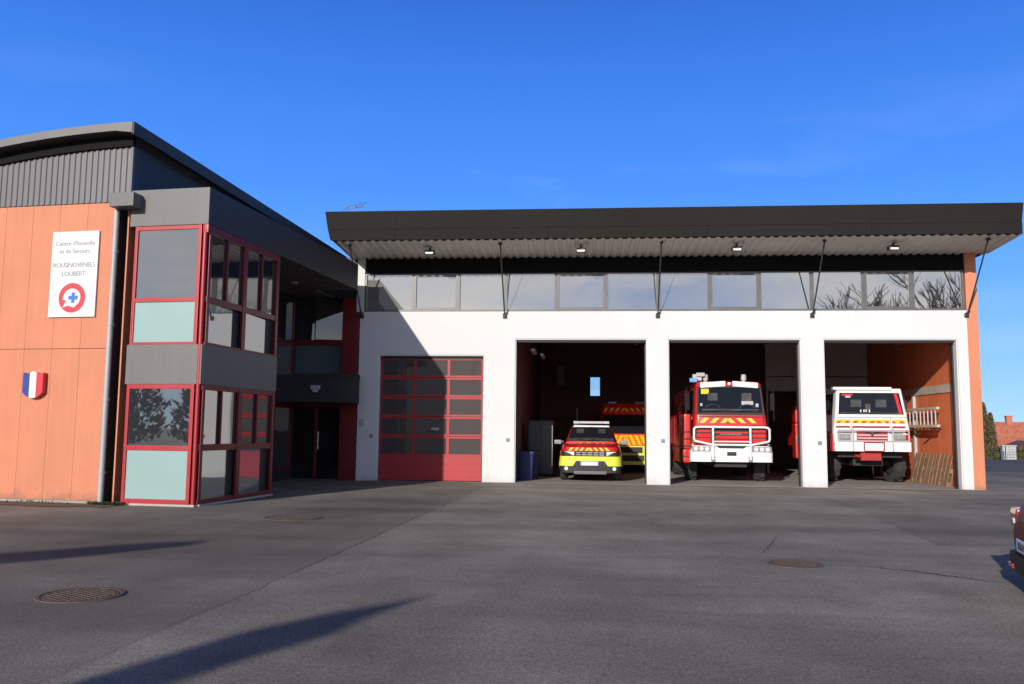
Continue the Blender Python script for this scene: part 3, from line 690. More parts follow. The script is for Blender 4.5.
# ------------------------------------------------------------------ vehicles (local: x across, y from nose backwards, z up)
def wheel(par, x, y, r, wd, rimm=MGREY, steer=0, lug=0):
    q = MB(); prof = [(-wd / 2, r * .62), (-wd / 2, r * .86), (-wd * .42, r * .97), (-wd * .2, r), (wd * .2, r), (wd * .42, r * .97), (wd / 2, r * .86), (wd / 2, r * .62)]
    n = 28
    rings = [[(p, rr * math.cos(6.28318 * i / n), rr * math.sin(6.28318 * i / n)) for p, rr in prof] for i in range(n)]
    vs = [[q.bm.verts.new(p) for p in ring] for ring in rings]
    for i in range(n):
        a, b2 = vs[i], vs[(i + 1) % n]
        for j in range(len(prof) - 1): q.bm.faces.new([a[j], a[j + 1], b2[j + 1], b2[j]])
    if lug:
        for i in range(lug):
            a = 6.28318 * i / lug
            for sgn in (-1, 1):
                aa = a + (0 if sgn > 0 else 3.14159 / lug)
                t = bmesh.new(); bmesh.ops.create_cube(t, size=1)
                q.merge(t, Matrix.Rotation(aa, 4, 'X') @ Matrix.Translation((sgn * wd * .25, 0, r)) @ Matrix.Rotation(sgn * .4, 4, 'Z') @ Matrix.Diagonal((wd * .42, r * .09, .035, 1)))
    o = q.build('wheel', TYRE, par, autos=35); o.location = (x, y, r); o.rotation_euler = (0, 0, steer)
    q = MB(); sgn = 1 if x > 0 else -1
    q.disc((-sgn * wd * .2, 0, 0), (sgn, 0, 0), r * .63, wd * .55, 24); q.disc((sgn * wd * .3, 0, 0), (sgn, 0, 0), r * .22, wd * .16, 16)
    for i in range(6):
        a = 6.28318 * i / 6; q.tube((sgn * wd * .33, r * .42 * math.cos(a), r * .42 * math.sin(a)), (sgn * wd * .39, r * .42 * math.cos(a), r * .42 * math.sin(a)), r * .05, 8)
    q.build('rim', rimm, o, autos=35)
    return o
def plate(par, x, y, z, wd=.52, h=.11, name='number_plate', rz=0, edge=True):
    q = MB(); q.rbox(-wd / 2, wd / 2, -.012, .0, -h / 2, h / 2, .003); o = q.build(name, PLATE, par); o.location = (x, y, z); o.rotation_euler = (0, 0, rz)
    if not edge: return o
    q = MB(); q.box(-wd / 2 + .004, -wd / 2 + .034, -.0145, -.0125, -h / 2 + .006, h / 2 - .006); q.box(wd / 2 - .034, wd / 2 - .004, -.0145, -.0125, -h / 2 + .006, h / 2 - .006); q.build('plate_edge', SBLUE, o)
    return o
def chev(q, x0, x1, z0, z1, y, n, slant, mirror=True, fill=.5, yt=None):
    """slanted bars on a near vertical front, leaning outwards from the middle"""
    yt = y if yt is None else yt
    p = (x1 - x0) / n
    for i in range(n):
        a = x0 + i * p; c = a + p * fill
        s = slant if (not mirror or (a + c) / 2 < (x0 + x1) / 2) else -slant
        pts = [(a, y, z0), (c, y, z0), (c + s, yt, z1), (a + s, yt, z1)]
        pts = [(min(max(px, x0), x1), py, pz) for px, py, pz in pts]
        q.prism(pts, (0, .004, 0))

# --- small response car
car = empty('response_car', (2.07, .95, .008), R(-1), 'small red and lime rescue car with lightbar and yellow chevrons on its bonnet', 'car')
def sec(y, hb, hm, ht, zb, zm, zt, cr=.02):
    return [(-hb, y, zb), (-hm, y, zm), (-hm + .02, y, (zm + zt) / 2), (-ht - .02, y, zt - .06), (-ht + .07, y, zt), (0, y, zt + cr), (ht - .07, y, zt), (ht + .02, y, zt - .06), (hm - .02, y, (zm + zt) / 2), (hm, y, zm), (hb, y, zb), (0, y, zb)]
q = MB()
q.rings([sec(.10, .70, .80, .66, .45, .6, .90), sec(.16, .80, .86, .74, .40, .6, .95), sec(.4, .86, .89, .80, .36, .62, 1.0), sec(.95, .88, .90, .82, .36, .65, 1.06), sec(1.3, .88, .90, .83, .36, .66, 1.09), sec(2.6, .88, .90, .85, .36, .66, 1.10), sec(3.9, .88, .90, .83, .36, .66, 1.10), sec(4.2, .84, .88, .78, .4, .66, 1.08)])
body = q.build('body', REDP, car, autos=50)
def gsec(y, hb, ht, zb, zt): return [(-hb, y, zb), (-hb * .5 - ht * .5, y, (zb + zt) / 2), (-ht, y, zt - .04), (-ht + .10, y, zt), (0, y, zt + .025), (ht - .10, y, zt), (ht, y, zt - .04), (hb * .5 + ht * .5, y, (zb + zt) / 2), (hb, y, zb), (0, y, zb)]
q = MB(); q.rings([gsec(1.12, .78, .74, 1.03, 1.12), gsec(1.80, .80, .63, 1.05, 1.50), gsec(2.1, .80, .62, 1.05, 1.575), gsec(2.9, .80, .62, 1.05, 1.60), gsec(3.6, .80, .60, 1.05, 1.56), gsec(4.1, .78, .70, 1.05, 1.14)])
q.build('cabin', REDP, car, autos=50)
q = MB(); q.rings([[(-.56, 1.84, 1.555), (-.58, 2.9, 1.615), (-.56, 3.55, 1.575), (.56, 3.55, 1.575), (.58, 2.9, 1.615), (.56, 1.84, 1.555)], [(-.52, 1.86, 1.60), (-.55, 2.9, 1.655), (-.52, 3.5, 1.60), (.52, 3.5, 1.60), (.55, 2.9, 1.655), (.52, 1.86, 1.60)]]); q.build('white_roof', WPAINT, car, autos=40)
q = MB(); q.rings([[(-.71, 1.17, 1.115), (0, 1.10, 1.135), (.71, 1.17, 1.115), (.585, 1.80, 1.51), (0, 1.76, 1.54), (-.585, 1.80, 1.51)], [(-.71, 1.15, 1.135), (0, 1.08, 1.155), (.71, 1.15, 1.135), (.585, 1.78, 1.53), (0, 1.74, 1.56), (-.585, 1.78, 1.53)]]); q.build('windscreen', WSG, car)
for sg_ in (-1, 1):
    q = MB(); q.face([(sg_ * .805, 1.5, 1.12), (sg_ * .805, 3.7, 1.12), (sg_ * .655, 3.45, 1.50), (sg_ * .66, 1.95, 1.50)]); q.build('side_window', WSG, car)
q = MB(); chev(q, -.62, .62, 1.0, 1.09, .55, 6, .10, fill=.42, yt=1.04)
for v in q.bm.verts: v.co.z += .012 - .05 * (abs(v.co.x) / .62) ** 3
q.build('bonnet_chevrons', YEL, car)
q = MB(); q.wrap(.80, -.005, .3, .86, .965, .22); q.build('bonnet_lip', REDP, car)
q = MB(); chev(q, -.62, .62, .868, .96, -.011, 8, .07, fill=.5); q.build('lip_chevrons', YEL, car)
q = MB(); q.wrap(.83, -.02, .35, .715, .855, .22); gr = q.build('grille', BLACK, car)
q = MB()
for i in range(5):
    for z in (.75, .81): q.rbox(-.40 + i * .165, -.40 + i * .165 + .13, -.036, -.015, z - .015, z + .02, .006)
q.build('grille_bar', CHROME, gr)
for sg_ in (-1, 1):
    q = MB(); q.rings([[(sg_ * .46, -.034, .735), (sg_ * .70, -.012, .735), (sg_ * .80, .10, .76), (sg_ * .80, .10, .84), (sg_ * .70, -.012, .845), (sg_ * .46, -.034, .84)], [(sg_ * .46, .05, .735), (sg_ * .70, .08, .735), (sg_ * .78, .16, .76), (sg_ * .78, .16, .84), (sg_ * .70, .08, .845), (sg_ * .46, .05, .84)]]); q.build('headlight', LAMPW, car)
q = MB(); q.wrap(.90, -.06, .7, .44, .712, .24, w1=.875); q.build('bumper', LIME, car, autos=50)
q = MB(); q.wrap(.87, -.07, .5, .25, .438, .24, w1=.885); q.prism([(-.50, -.078, .43), (.50, -.078, .43), (.40, -.072, .585), (-.40, -.072, .585)], (0, .02, 0)); lb_ = q.build('lower_bumper', BLACK, car, autos=50)
q = MB(); q.rbox(-.46, .46, -.09, -.06, .21, .30, .02); q.build('skid_plate', mat('skid_grey', (.11, .11, .11), .5), car)
for sg_ in (-1, 1):
    q = MB(); q.disc((sg_ * .68, -.055, .37), (0, -1, 0), .052, .03, 16); q.build('fog_lamp', LAMPW, car)
plate(car, -.02, -.095, .515)
for sg_ in (-1, 1):
    q = MB(); q.rbox(sg_ * 1.0 - .11, sg_ * 1.0 + .11, 1.42, 1.54, 1.03, 1.16, .04); q.tube((sg_ * .84, 1.5, 1.10), (sg_ * .95, 1.5, 1.12), .025); q.build('wing_mirror', MGREY, car)
q = MB(); q.rbox(-.37, .37, 2.0, 2.22, 1.66, 1.73, .02); lbar = q.build('lightbar', LGREY, car)
for sg_ in (-1, 1):
    q = MB(); q.rbox(sg_ * .46 - .09, sg_ * .46 + .09, 2.0, 2.22, 1.655, 1.735, .025); q.build('beacon', mat('pale_beacon', (.40, .46, .55), .2, coat=.5), lbar)
q = MB(); q.tube((-.45, 2.6, 1.63), (-.47, 2.7, 2.15), .006); q.build('aerial', BLACK, car)
for x, y in ((-.775, .85), (.775, .85), (-.775, 3.5), (.775, 3.5)): wheel(car, x, y, .345, .225)
q = MB(); q.box(-.75, .75, .3, 4.0, .24, .5); q.build('underbody', BLACK, car)

q = MB(); q.rings([[(-.69, 1.152, 1.14), (0, 1.082, 1.16), (.69, 1.152, 1.14), (.66, 1.26, 1.20), (0, 1.20, 1.225), (-.66, 1.26, 1.20)], [(-.69, 1.140, 1.15), (0, 1.07, 1.17), (.69, 1.140, 1.15), (.66, 1.248, 1.212), (0, 1.19, 1.237), (-.66, 1.248, 1.212)]]); q.build('dashboard', CABIN, car)
q = MB()
for x in (-.33, .33): q.rbox(x - .11, x + .11, 1.535, 1.56, 1.36, 1.50, .01)
for v in q.bm.verts: v.co.y += (v.co.z - 1.43) * 1.6 - .035
q.build('headrest', CABIN, car)
q = MB()
for sg_ in (-1, 1): q.rbox(min(sg_ * .885, sg_ * .925), max(sg_ * .885, sg_ * .925), .5, 3.9, .36, .52, .015)
q.build('side_skirt', BLACK, car)
q = MB()
for sg_ in (-1, 1): q.rbox(min(sg_ * .895, sg_ * .915), max(sg_ * .895, sg_ * .915), 1.2, 3.4, .55, .82, .005)
q.build('side_lime_panel', LIME, car)

# --- tall rescue van behind it
van = empty('rescue_van', (3.35, 6.1, .008), 0, 'tall red and lime rescue van with striped bonnet, behind the small rescue car', 'van')
q = MB(); q.rrloft([(.35, .98, .02, 5.4, .18), (.95, .99, .02, 5.4, .18), (1.32, .97, .45, 5.4, .15), (2.05, .90, 1.0, 5.4, .15), (2.12, .92, .95, 5.4, .15), (2.42, .86, 1.05, 5.35, .2)]); q.build('body', REDP, van, autos=45)
q = MB(); q.face([(-.88, .47, 1.36), (.88, .47, 1.36), (.80, .985, 2.03), (-.80, .985, 2.03)]); q.build('windscreen', WSG, van)
q = MB()
def vp(x, z): return (x, .02 + (z - .95) * (.43 / .37) - .012, z)
for i in range(-5, 5):
    for a in (0,):
        x0 = i * .19; s = .22 if i < 0 else -.22
        q.face([vp(x0, .97), vp(x0 + .10, .97), vp(x0 + .10 - s * .0 + (.14 if i < 0 else -.14), 1.31), vp(x0 + (.14 if i < 0 else -.14), 1.31)])
q.build('bonnet_stripes', YEL, van)
q = MB(); q.face([vp(-.96, .955), vp(.96, .955), vp(.95, 1.32), vp(-.95, 1.32)])
for v in q.bm.verts: v.co.y += .005
q.build('bonnet_panel', ORNG, van)
q = MB(); chev(q, -.82, .82, 2.14, 2.27, .925, 8, .1, fill=.45, yt=.96); q.build('roof_chevrons', YEL, van)
q = MB(); q.wrap(1.0, -.04, .5, .30, .94, .2); q.build('bumper', LIME, van, autos=50)
q = MB(); q.rbox(-.55, .55, -.06, -.03, .42, .62, .02); q.rbox(-.5, .5, -.055, -.03, .70, .90, .02); q.build('grille', BLACK, van)
for sg_ in (-1, 1):
    q = MB(); q.rbox(sg_ * .78 - .14, sg_ * .78 + .14, -.055, .1, .70, .93, .04); q.build('headlight', LAMPW, van)
for x, y in ((-.85, .95), (.85, .95), (-.85, 4.2), (.85, 4.2)): wheel(van, x, y, .34, .22)
q = MB(); q.rbox(-.65, -.35, 1.3, 1.6, 2.42, 2.50, .03); q.rbox(.35, .65, 1.3, 1.6, 2.42, 2.50, .03); q.build('beacon', BEACON, van)
for sg_ in (-1, 1):
    q = MB(); q.rbox(sg_ * 1.12 - .1, sg_ * 1.12 + .1, .95, 1.05, 1.45, 1.75, .03); q.tube((sg_ * .93, 1.0, 1.5), (sg_ * 1.05, 1.0, 1.55), .025); q.build('wing_mirror', BLACK, van)

# --- red fire engine
fe = empty('fire_engine', (6.06, 1.3, .008), 0, 'large red fire engine with white bumper and tubular white bull bar', 'fire engine')
q = MB(); q.rrloft([(.85, 1.02, .06, 1.95, .10), (1.10, 1.03, .02, 1.95, .12), (1.66, 1.03, .0, 1.95, .12), (1.95, 1.00, .035, 1.95, .12), (2.73, .94, .22, 1.95, .12), (2.84, .93, .26, 1.95, .12), (2.90, .86, .36, 1.9, .12)]); cab = q.build('cab', REDP, fe, autos=45)
def fy(z): return .035 + (z - 1.95) * (.185 / .78) - .006
q = MB(); q.prism([(-.955, fy(1.93), 1.93), (.955, fy(1.93), 1.93), (.905, fy(2.76), 2.76), (-.905, fy(2.76), 2.76)], (0, .01, 0)); q.build('windscreen_seal', BLACK, cab)
q = MB(); q.face([(-.90, fy(2.0) - .006, 2.0), (.90, fy(2.0) - .006, 2.0), (.86, fy(2.72) - .006, 2.72), (-.86, fy(2.72) - .006, 2.72)]); ws = q.build('windscreen', WSG, fe)
q = MB(); q.rbox(-.80, -.58, fy(2.6) - .022, fy(2.6) - .012, 2.52, 2.68, .002); q.build('sticker', YEL, ws)
q = MB(); q.rbox(.33, .66, fy(2.3) - .024, fy(2.3) - .012, 2.20, 2.33, .002); q.rbox(.72, .80, fy(2.2) - .024, fy(2.2) - .012, 2.16, 2.26, .002); q.rbox(-.84, -.78, fy(2.25) - .024, fy(2.25) - .012, 2.18, 2.26, .002); q.build('windscreen_tag', LGREY, ws)
q = MB()
for x0, x1 in ((-.9, .05), (.0, .86)): q.tube((x0, fy(2.03) - .03, 2.03), (x1, fy(2.06) - .03, 2.07), .012)
q.build('wiper', BLACK, ws)
q = MB(); q.rbox(-.82, -.10, .16, .30, 2.75, 2.91, .03); q.rbox(.10, .82, .16, .30, 2.75, 2.91, .03)
for v in q.bm.verts: v.co.z -= .05 * (abs(v.co.x) / .82) ** 3
q.build('white_visor', WPAINT, fe)
q = MB(); q.disc((0, .20, 2.83), (0, -1, 0), .045, .05, 14); q.build('centre_lamp', LAMPW, fe)
q = MB(); chev(q, -.88, .88, 1.70, 1.84, -.002, 6, .14, fill=.48, yt=.02); q.build('chevrons', YEL, cab)
for xx, zz in ((-.62, 3.02), (.48, 3.02)):
    q = MB(); q.tube((xx, .55, 2.88), (xx, .55, 2.96), .06, 14); q.tube((xx, .55, 2.96), (xx, .55, 3.12), .085, 16, .07); q.build('beacon', LGREY, fe, autos=40)
q = MB(); q.rbox(-1.0, -.74, .42, .62, 2.93, 3.12, .02); q.rbox(-.90, -.66, .36, .5, 3.05, 3.16, .02); q.build('searchlight', LGREY, fe)
q = MB(); q.rbox(-1.10, -.88, .34, .5, 2.88, 3.0, .025); q.build('blue_light', BEACON, fe)
q = MB(); q.rbox(-.98, .98, -.005, .1, 1.08, 1.60, .02); gri = q.build('grille', BLACK, fe)
q = MB()
for z0, z1 in ((1.13, 1.22), (1.25, 1.34), (1.40, 1.45)): q.rbox(-.48, .48, -.02, .01, z0, z1, .006)
for sg_ in (-1, 1):
    for z0, z1 in ((1.10, 1.26), (1.29, 1.39), (1.43, 1.52)): q.rbox(min(sg_ * .56, sg_ * .97), max(sg_ * .56, sg_ * .97), -.02, .01, z0, z1, .01)
q.build('grille_slat', REDP, gri)
q = MB(); q.rbox(-.30, .30, -.022, -.005, 1.37, 1.39, .003); q.build('grille_trim', CHROME, gri)
q = MB(); q.rbox(-.80, .80, fy(2.1) - .022, fy(2.1) - .012, 2.02, 2.10, .003)
for x in (-.48, .48): q.rbox(x - .14, x + .14, fy(2.42) - .030, fy(2.42) - .018, 2.34, 2.56, .008)
for x in (-.48, .48):
    for i in range(16):
        a, c = i * .3927, (i + 1) * .3927
        q.tube((x + .2 * math.cos(a), fy(2.2) - .014, 2.13 + .10 * math.sin(a)), (x + .2 * math.cos(c), fy(2.2) - .014, 2.13 + .10 * math.sin(c)), .012, 6)
q.build('dashboard', CABIN, ws)
q = MB()
for sg_ in (-1, 1):
    q.box(sg_ * .93 - .004, sg_ * .93 + .004, -.004, .02, 1.05, 1.88); q.box(min(sg_ * .5, sg_ * .93), max(sg_ * .5, sg_ * .93), -.006, .02, 1.635, 1.643)
q.box(-.93, .93, -.004, .03, 1.875, 1.885); q.build('panel_gap', BLACK, cab)
# bull bar
q = MB(); tr = .032; yb = -.16
lp = [(-.90, 1.58), (-1.0, 1.57), (-1.05, 1.52), (-1.05, 1.24), (-1.02, 1.18), (-.55, 1.08), (.55, 1.08), (1.02, 1.18), (1.05, 1.24), (1.05, 1.52), (1.0, 1.57), (.90, 1.58), (-.90, 1.58)]
q.path([(x, yb, z) for x, z in lp], tr, 10)
for x in (-.52, .52): q.tube((x, yb, 1.58), (x, yb, .66), tr, 10)
q.tube((-.52, yb, 1.17), (.52, yb, 1.17), .018, 8)
for x in (-.52, .52): q.tube((x, yb, 1.3), (x, .02, 1.3), .02, 8)
q.build('bull_bar', WPAINT, fe, autos=50)
q = MB(); q.wrap(1.16, -.12, .6, .60, .90, .14); q.wrap(1.14, -.105, .5, .90, 1.05, .16, w1=1.09); bump_ = q.build('bumper', WPAINT, fe, autos=45)
for sg_ in (-1, 1):
    q = MB(); q.rbox(sg_ * .84 - .27, sg_ * .84 + .27, -.125, .05, .885, 1.035, .02); hl_ = q.build('headlight', LAMPG, bump_)
    q = MB()
    for dx_ in (-.16, .0, .15): q.disc((sg_ * .84 + dx_, -.126, .96), (0, -1, 0), .055, .006, 16)
    q.build('lens', LAMPW, hl_)
    q = MB(); q.rbox(sg_ * .52 - .06, sg_ * .52 + .06, -.15, -.1, .60, .76, .015); q.build('tow_eye', MGREY, bump_)
q = MB(); q.rbox(-.13, .13, -.13, -.10, .77, .88, .01); q.build('winch_slot', BLACK, bump_)
q = MB(); q.prism([(-.46, -.112, 1.06), (.46, -.112, 1.06), (.34, -.112, .98), (-.34, -.112, .98)], (0, .02, 0)); q.build('air_slot', BLACK, bump_)
q = MB(); q.box(-1.1, 1.1, -.124, -.11, .876, .884); q.build('bumper_gap', MGREY, bump_)
plate(fe, .0, -.13, .675, .5, .09, edge=False)
q = MB(); q.box(-.95, .95, .1, 1.95, .62, .86); q.box(-.45, .45, .1, 6.0, .45, .9); q.build('chassis', BLACK, fe)
for x, y in ((-.99, 1.35), (.99, 1.35)): wheel(fe, x, y, .53, .33, REDP, steer=R(-3), lug=16)
for x, y in ((-1.02, 4.7), (1.02, 4.7)): wheel(fe, x, y, .53, .36, REDP, lug=16)
q = MB(); q.rbox(-1.31, -1.13, .02, .20, .95, 1.95, .05); q.rbox(-1.33, -1.13, .0, .20, .56, .94, .05); sp_ = q.build('side_pod', REDP, fe)
q = MB()
for z in (.72, 1.02, 1.22, 1.42): q.rbox(-1.34, -1.12, -.005, .19, z, z + .035, .006)
q.build('strap', BLACK, sp_)
for sg_ in (-1, 1):
    q = MB(); q.rbox(min(sg_ * .97, sg_ * 1.04), max(sg_ * .97, sg_ * 1.04), .62, 1.75, 1.0, 1.95, .02)
    dr = q.build('cab_door', REDP, fe)
    q = MB(); q.prism([(sg_ * 1.008, .50, 1.98), (sg_ * 1.008, 1.75, 1.98), (sg_ * .955, 1.75, 2.66), (sg_ * .955, .62, 2.66)], (sg_ * .012, 0, 0)); q.build('door_window', WSG, dr)
    q = MB(); q.path([(sg_ * .98, .35, 2.72), (sg_ * 1.22, .12, 2.70), (sg_ * 1.24, .12, 1.75)], .014, 6); q.rbox(sg_ * 1.20 - .065, sg_ * 1.20 + .065, .09, .15, 2.05, 2.55, .02); q.build('wing_mirror', MIRB, fe)
    q = MB(); q.rbox(min(sg_ * 1.0, sg_ * 1.13), max(sg_ * 1.0, sg_ * 1.13), .2, 1.95, .98, 1.10, .02); q.build('wheel_arch', LGREY, fe)
q = MB(); q.rbox(-1.24, 1.24, 2.15, 5.9, .98, 1.98, .02); q.rbox(-1.24, -.75, 2.15, 4.1, .50, .97, .02); q.rbox(.75, 1.24, 2.15, 4.1, .50, .97, .02); rb = q.build('locker_body', REDP, fe)
q = MB(); q.rbox(-1.05, 1.05, 2.25, 5.9, 1.99, 2.75, .04); q.build('water_tank', REDP, fe)
q = MB()
for y0 in (2.25, 3.5, 4.75): q.box(-1.25, -1.241, y0, y0 + 1.1, 1.05, 1.9)
q.build('locker_shutter', REDD, rb)
q = MB(); q.tube((-1.06, 2.3, 2.2), (-1.06, 5.7, 2.2), .05); q.tube((-.7, 2.2, 2.86), (-.7, 5.6, 2.86), .06); q.tube((.7, 2.2, 2.86), (.7, 5.6, 2.86), .06); q.build('suction_hose', BLACK, fe)

# --- white-fronted off-road fire truck
ft = empty('forest_fire_truck', (10.16, 1.95, .008), R(-1.5), 'white fronted off-road fire truck with red body and chevron strip', 'fire truck')
q = MB(); q.rrloft([(.93, 1.06, .0, 1.75, .06), (1.55, 1.06, .0, 1.75, .06), (1.96, 1.0, .03, 1.75, .06), (2.66, .92, .16, 1.75, .06), (2.70, .92, .17, 1.75, .06)]); cab = q.build('cab', WPAINT, ft, autos=40)
q = MB(); q.rbox(-1.02, .62, .10, 1.75, 2.70, 2.79, .03); q.rbox(.60, .90, .20, 1.75, 2.70, 2.745, .02); q.build('white_roof', WPAINT, ft)
def gy(z): return .03 + (z - 1.96) * (.13 / .70) - .006
q = MB(); q.face([(-.91, gy(1.99), 1.99), (.91, gy(1.99), 1.99), (.83, gy(2.62), 2.62), (-.84, gy(2.62), 2.62)]); ws = q.build('windscreen', WSG, ft)
q = MB(); q.prism([(.68, gy(2.6) - .012, 2.61), (.76, gy(2.6) - .012, 2.61), (.87, gy(2.0) - .012, 2.0), (.78, gy(2.0) - .012, 2.0)], (0, .005, 0)); q.build('red_strip', REDP, ws)
q = MB(); q.rbox(-.78, -.48, gy(2.56) - .02, gy(2.56) - .012, 2.53, 2.59, .001); q.build('red_sticker', REDP, ws)
q = MB(); q.rbox(-.68, -.54, gy(2.5) - .02, gy(2.5) - .012, 2.48, 2.525, .001)
for x in (-.30, -.21, -.15, -.06): q.box(x, x + .035, gy(2.06) - .016, gy(2.06) - .012, 2.03, 2.13)
q.build('white_sticker', SIGNW, ws)
q = MB()
for x0, x1 in ((-.8, -.1), (-.05, .65)): q.tube((x0, gy(2.02) - .03, 2.02), (x1, gy(2.05) - .03, 2.05), .011)
q.build('wiper', BLACK, ws)
q = MB(); q.rbox(-.84, .80, gy(2.06) - .018, gy(2.06) - .010, 2.0, 2.05, .003)
for x in (-.4, .3): q.rbox(x - .15, x + .15, gy(2.32) - .024, gy(2.32) - .012, 2.2, 2.42, .006)
q.rbox(-.15, .0, gy(2.2) - .018, gy(2.2) - .012, 2.1, 2.3, .004)
q.build('dashboard', CABIN, ws)
q = MB()
for x in (-.57, .535): q.box(x - .006, x + .006, -.005, .02, 1.25, 1.9)
q.box(-1.0, 1.0, -.004, .03, 1.90, 1.91); q.box(-1.0, 1.0, -.004, .02, 1.54, 1.548); q.box(-1.0, 1.0, -.004, .02, 1.205, 1.215); q.build('panel_gap', MGREY, cab)
for a, c in ((-1.0, -.60), (-.54, .50), (.57, .93)):
    q = MB(); q.box(a, c, -.010, -.001, 1.74, 1.85); cs = q.build('chevron_strip', YEL, ft)
    q = MB()
    x = a
    while x < c - .05:
        s = .10 if x < 0 else -.10
        x2 = min(x + .12, c)
        pts = [(x, 1.742), (x2, 1.742), (x2 + s * .6, 1.80), (x + s * .6, 1.80)]
        q.prism([(min(max(px, a), c), -.014, pz) for px, pz in pts], (0, .003, 0)); x += .235
    q.build('red_chevron', SRED, cs)
    q = MB(); q.box(a, c, -.008, -.001, 1.60, 1.655); q.build('red_stripe', mat('maroon_stripe', (.28, .02, .025), .4), ft)
q = MB(); q.rbox(-.43, .43, -.03, .01, 1.24, 1.50, .01); gri = q.build('grille', mat('grille_dark_red', (.34, .03, .04), .4), ft)
q = MB()
for z in (1.30, 1.385): q.box(-.41, .41, -.037, -.031, z, z + .02)
q.build('grille_bar', WPAINT, gri)
q = MB(); q.prism([(-.30, -.04, 1.50), (-.05, -.04, 1.42), (.0, -.04, 1.34), (.05, -.04, 1.42), (.30, -.04, 1.50), (.06, -.04, 1.48), (0, -.04, 1.40), (-.06, -.04, 1.48)], (0, .005, 0)); q.build('emblem', BLACK, gri)
q = MB(); q.box(-1.0, -.50, -.012, -.001, 1.44, 1.47); q.box(.47, .85, -.012, -.001, 1.44, 1.47); q.build('trim_line', MGREY, ft)
for sg_ in (-1, 1):
    q = MB(); q.rbox(sg_ * .76 - .16, sg_ * .76 + .16, -.04, .0, 1.255, 1.425, .02); hl_ = q.build('headlight_surround', MGREY, ft)
    q = MB(); q.rbox(sg_ * .76 - .13, sg_ * .76 + .13, -.055, -.03, 1.285, 1.395, .015); q.build('headlight', LAMPG, hl_)
for z, r_ in ((1.33, .09), (1.50, .06)):
    q = MB(); q.disc((.97, -.001, z), (0, -1, 0), r_, .03, 16); q.build('indicator', TAIL, ft)
q = MB(); q.wrap(1.06, -.10, .4, .93, 1.20, .05); q.build('bumper', WPAINT, ft, autos=45)
q = MB()
for a in ((-.27, .31, 1.17, 1.20), (-.27, -.24, .95, 1.17), (.28, .31, .95, 1.17), (-.24, .28, .93, .955)): q.rbox(a[0], a[1], -.135, -.10, a[2], a[3], .006)
q.build('plate_frame', REDD, ft)
plate(ft, .02, -.112, 1.07, .46, .12, edge=False)
q = MB(); q.rbox(-.32, .26, .04, .5, .66, .925, .03); q.tube((-.33, 0, .78), (-.50, -.05, .80), .045); q.build('winch', mat('winch_dark_red', (.34, .025, .02), .6), ft)
q = MB(); q.box(-.9, .9, .3, 1.75, .75, .93); q.box(-.42, .42, .5, 6.0, .5, .85); q.tube((-.85, 1.3, .58), (.85, 1.3, .58), .09); q.build('chassis', BLACK, ft)
for x in (-.93, .93): wheel(ft, x, 1.3, .55, .30, DARK, steer=R(13), lug=14)
for x in (-.95, .95): wheel(ft, x, 4.4, .58, .36, DARK, lug=14)
q = MB(); q.rbox(-1.2, 1.2, 2.0, 5.9, 1.0, 2.15, .03); q.rbox(-1.2, -.7, 2.0, 3.4, .55, .99, .02); q.rbox(.7, 1.2, 2.0, 3.4, .55, .99, .02); q.build('locker_body', REDP, ft)
q = MB(); q.rbox(-1.0, 1.0, 2.1, 5.9, 2.16, 2.6, .04); q.build('water_tank', REDP, ft)
q = MB(); q.rbox(-1.16, -1.065, .04, .55, .92, 1.42, .02); q.build('wing_panel', REDP, ft)
q = MB()
for x in (-.56, .54): q.tube((x, -.13, .95), (x, -.13, 1.60), .022, 8)
q.tube((-.98, -.13, 1.225), (.98, -.13, 1.225), .020, 8)
q.tube((-.98, -.13, 1.225), (-.98, -.13, 1.52), .018, 8); q.tube((.98, -.13, 1.225), (.98, -.13, 1.52), .018, 8); q.tube((-.98, -.13, 1.52), (.98, -.13, 1.52), .018, 8)
q.build('front_guard', LGREY, ft)
q = MB(); q.rbox(-1.52, -1.21, 3.05, 3.6, .62, 1.75, .05); q.rbox(-1.50, -1.21, 3.1, 3.6, 1.76, 2.3, .05); sl_ = q.build('side_locker', REDP, ft)
q = MB(); q.rbox(-1.50, -1.30, 3.02, 3.06, 1.1, 1.32, .01); q.tube((-1.42, 3.02, 1.0), (-1.42, 3.02, 1.5), .02); q.build('locker_fitting', CHROME, sl_)
q = MB(); q.rbox(-1.42, -1.28, 3.03, 3.06, 1.55, 1.66, .005); q.build('locker_marking', ORNG, sl_)
for sg_ in (-1, 1):
    q = MB(); q.prism([(sg_ * 1.062, .45, 1.2), (sg_ * 1.062, 1.6, 1.2), (sg_ * 1.062, 1.6, 1.5), (sg_ * 1.062, .45, 1.5)], (sg_ * .006, 0, 0)); dr = q.build('cab_door', REDP, ft)
    q = MB(); q.prism([(sg_ * 1.002, .35, 1.98), (sg_ * 1.002, 1.6, 1.98), (sg_ * .93, 1.6, 2.6), (sg_ * .93, .42, 2.6)], (sg_ * .01, 0, 0)); q.build('door_window', WSG, dr)
    q = MB(); q.path([(sg_ * .93, .5, 2.5), (sg_ * 1.08, .5, 2.5), (sg_ * 1.08, .5, 2.1)], .013, 6); q.rbox(sg_ * 1.08 - .07, sg_ * 1.08 + .07, .47, .53, 2.12, 2.42, .02); q.build('wing_mirror', BLACK, ft)

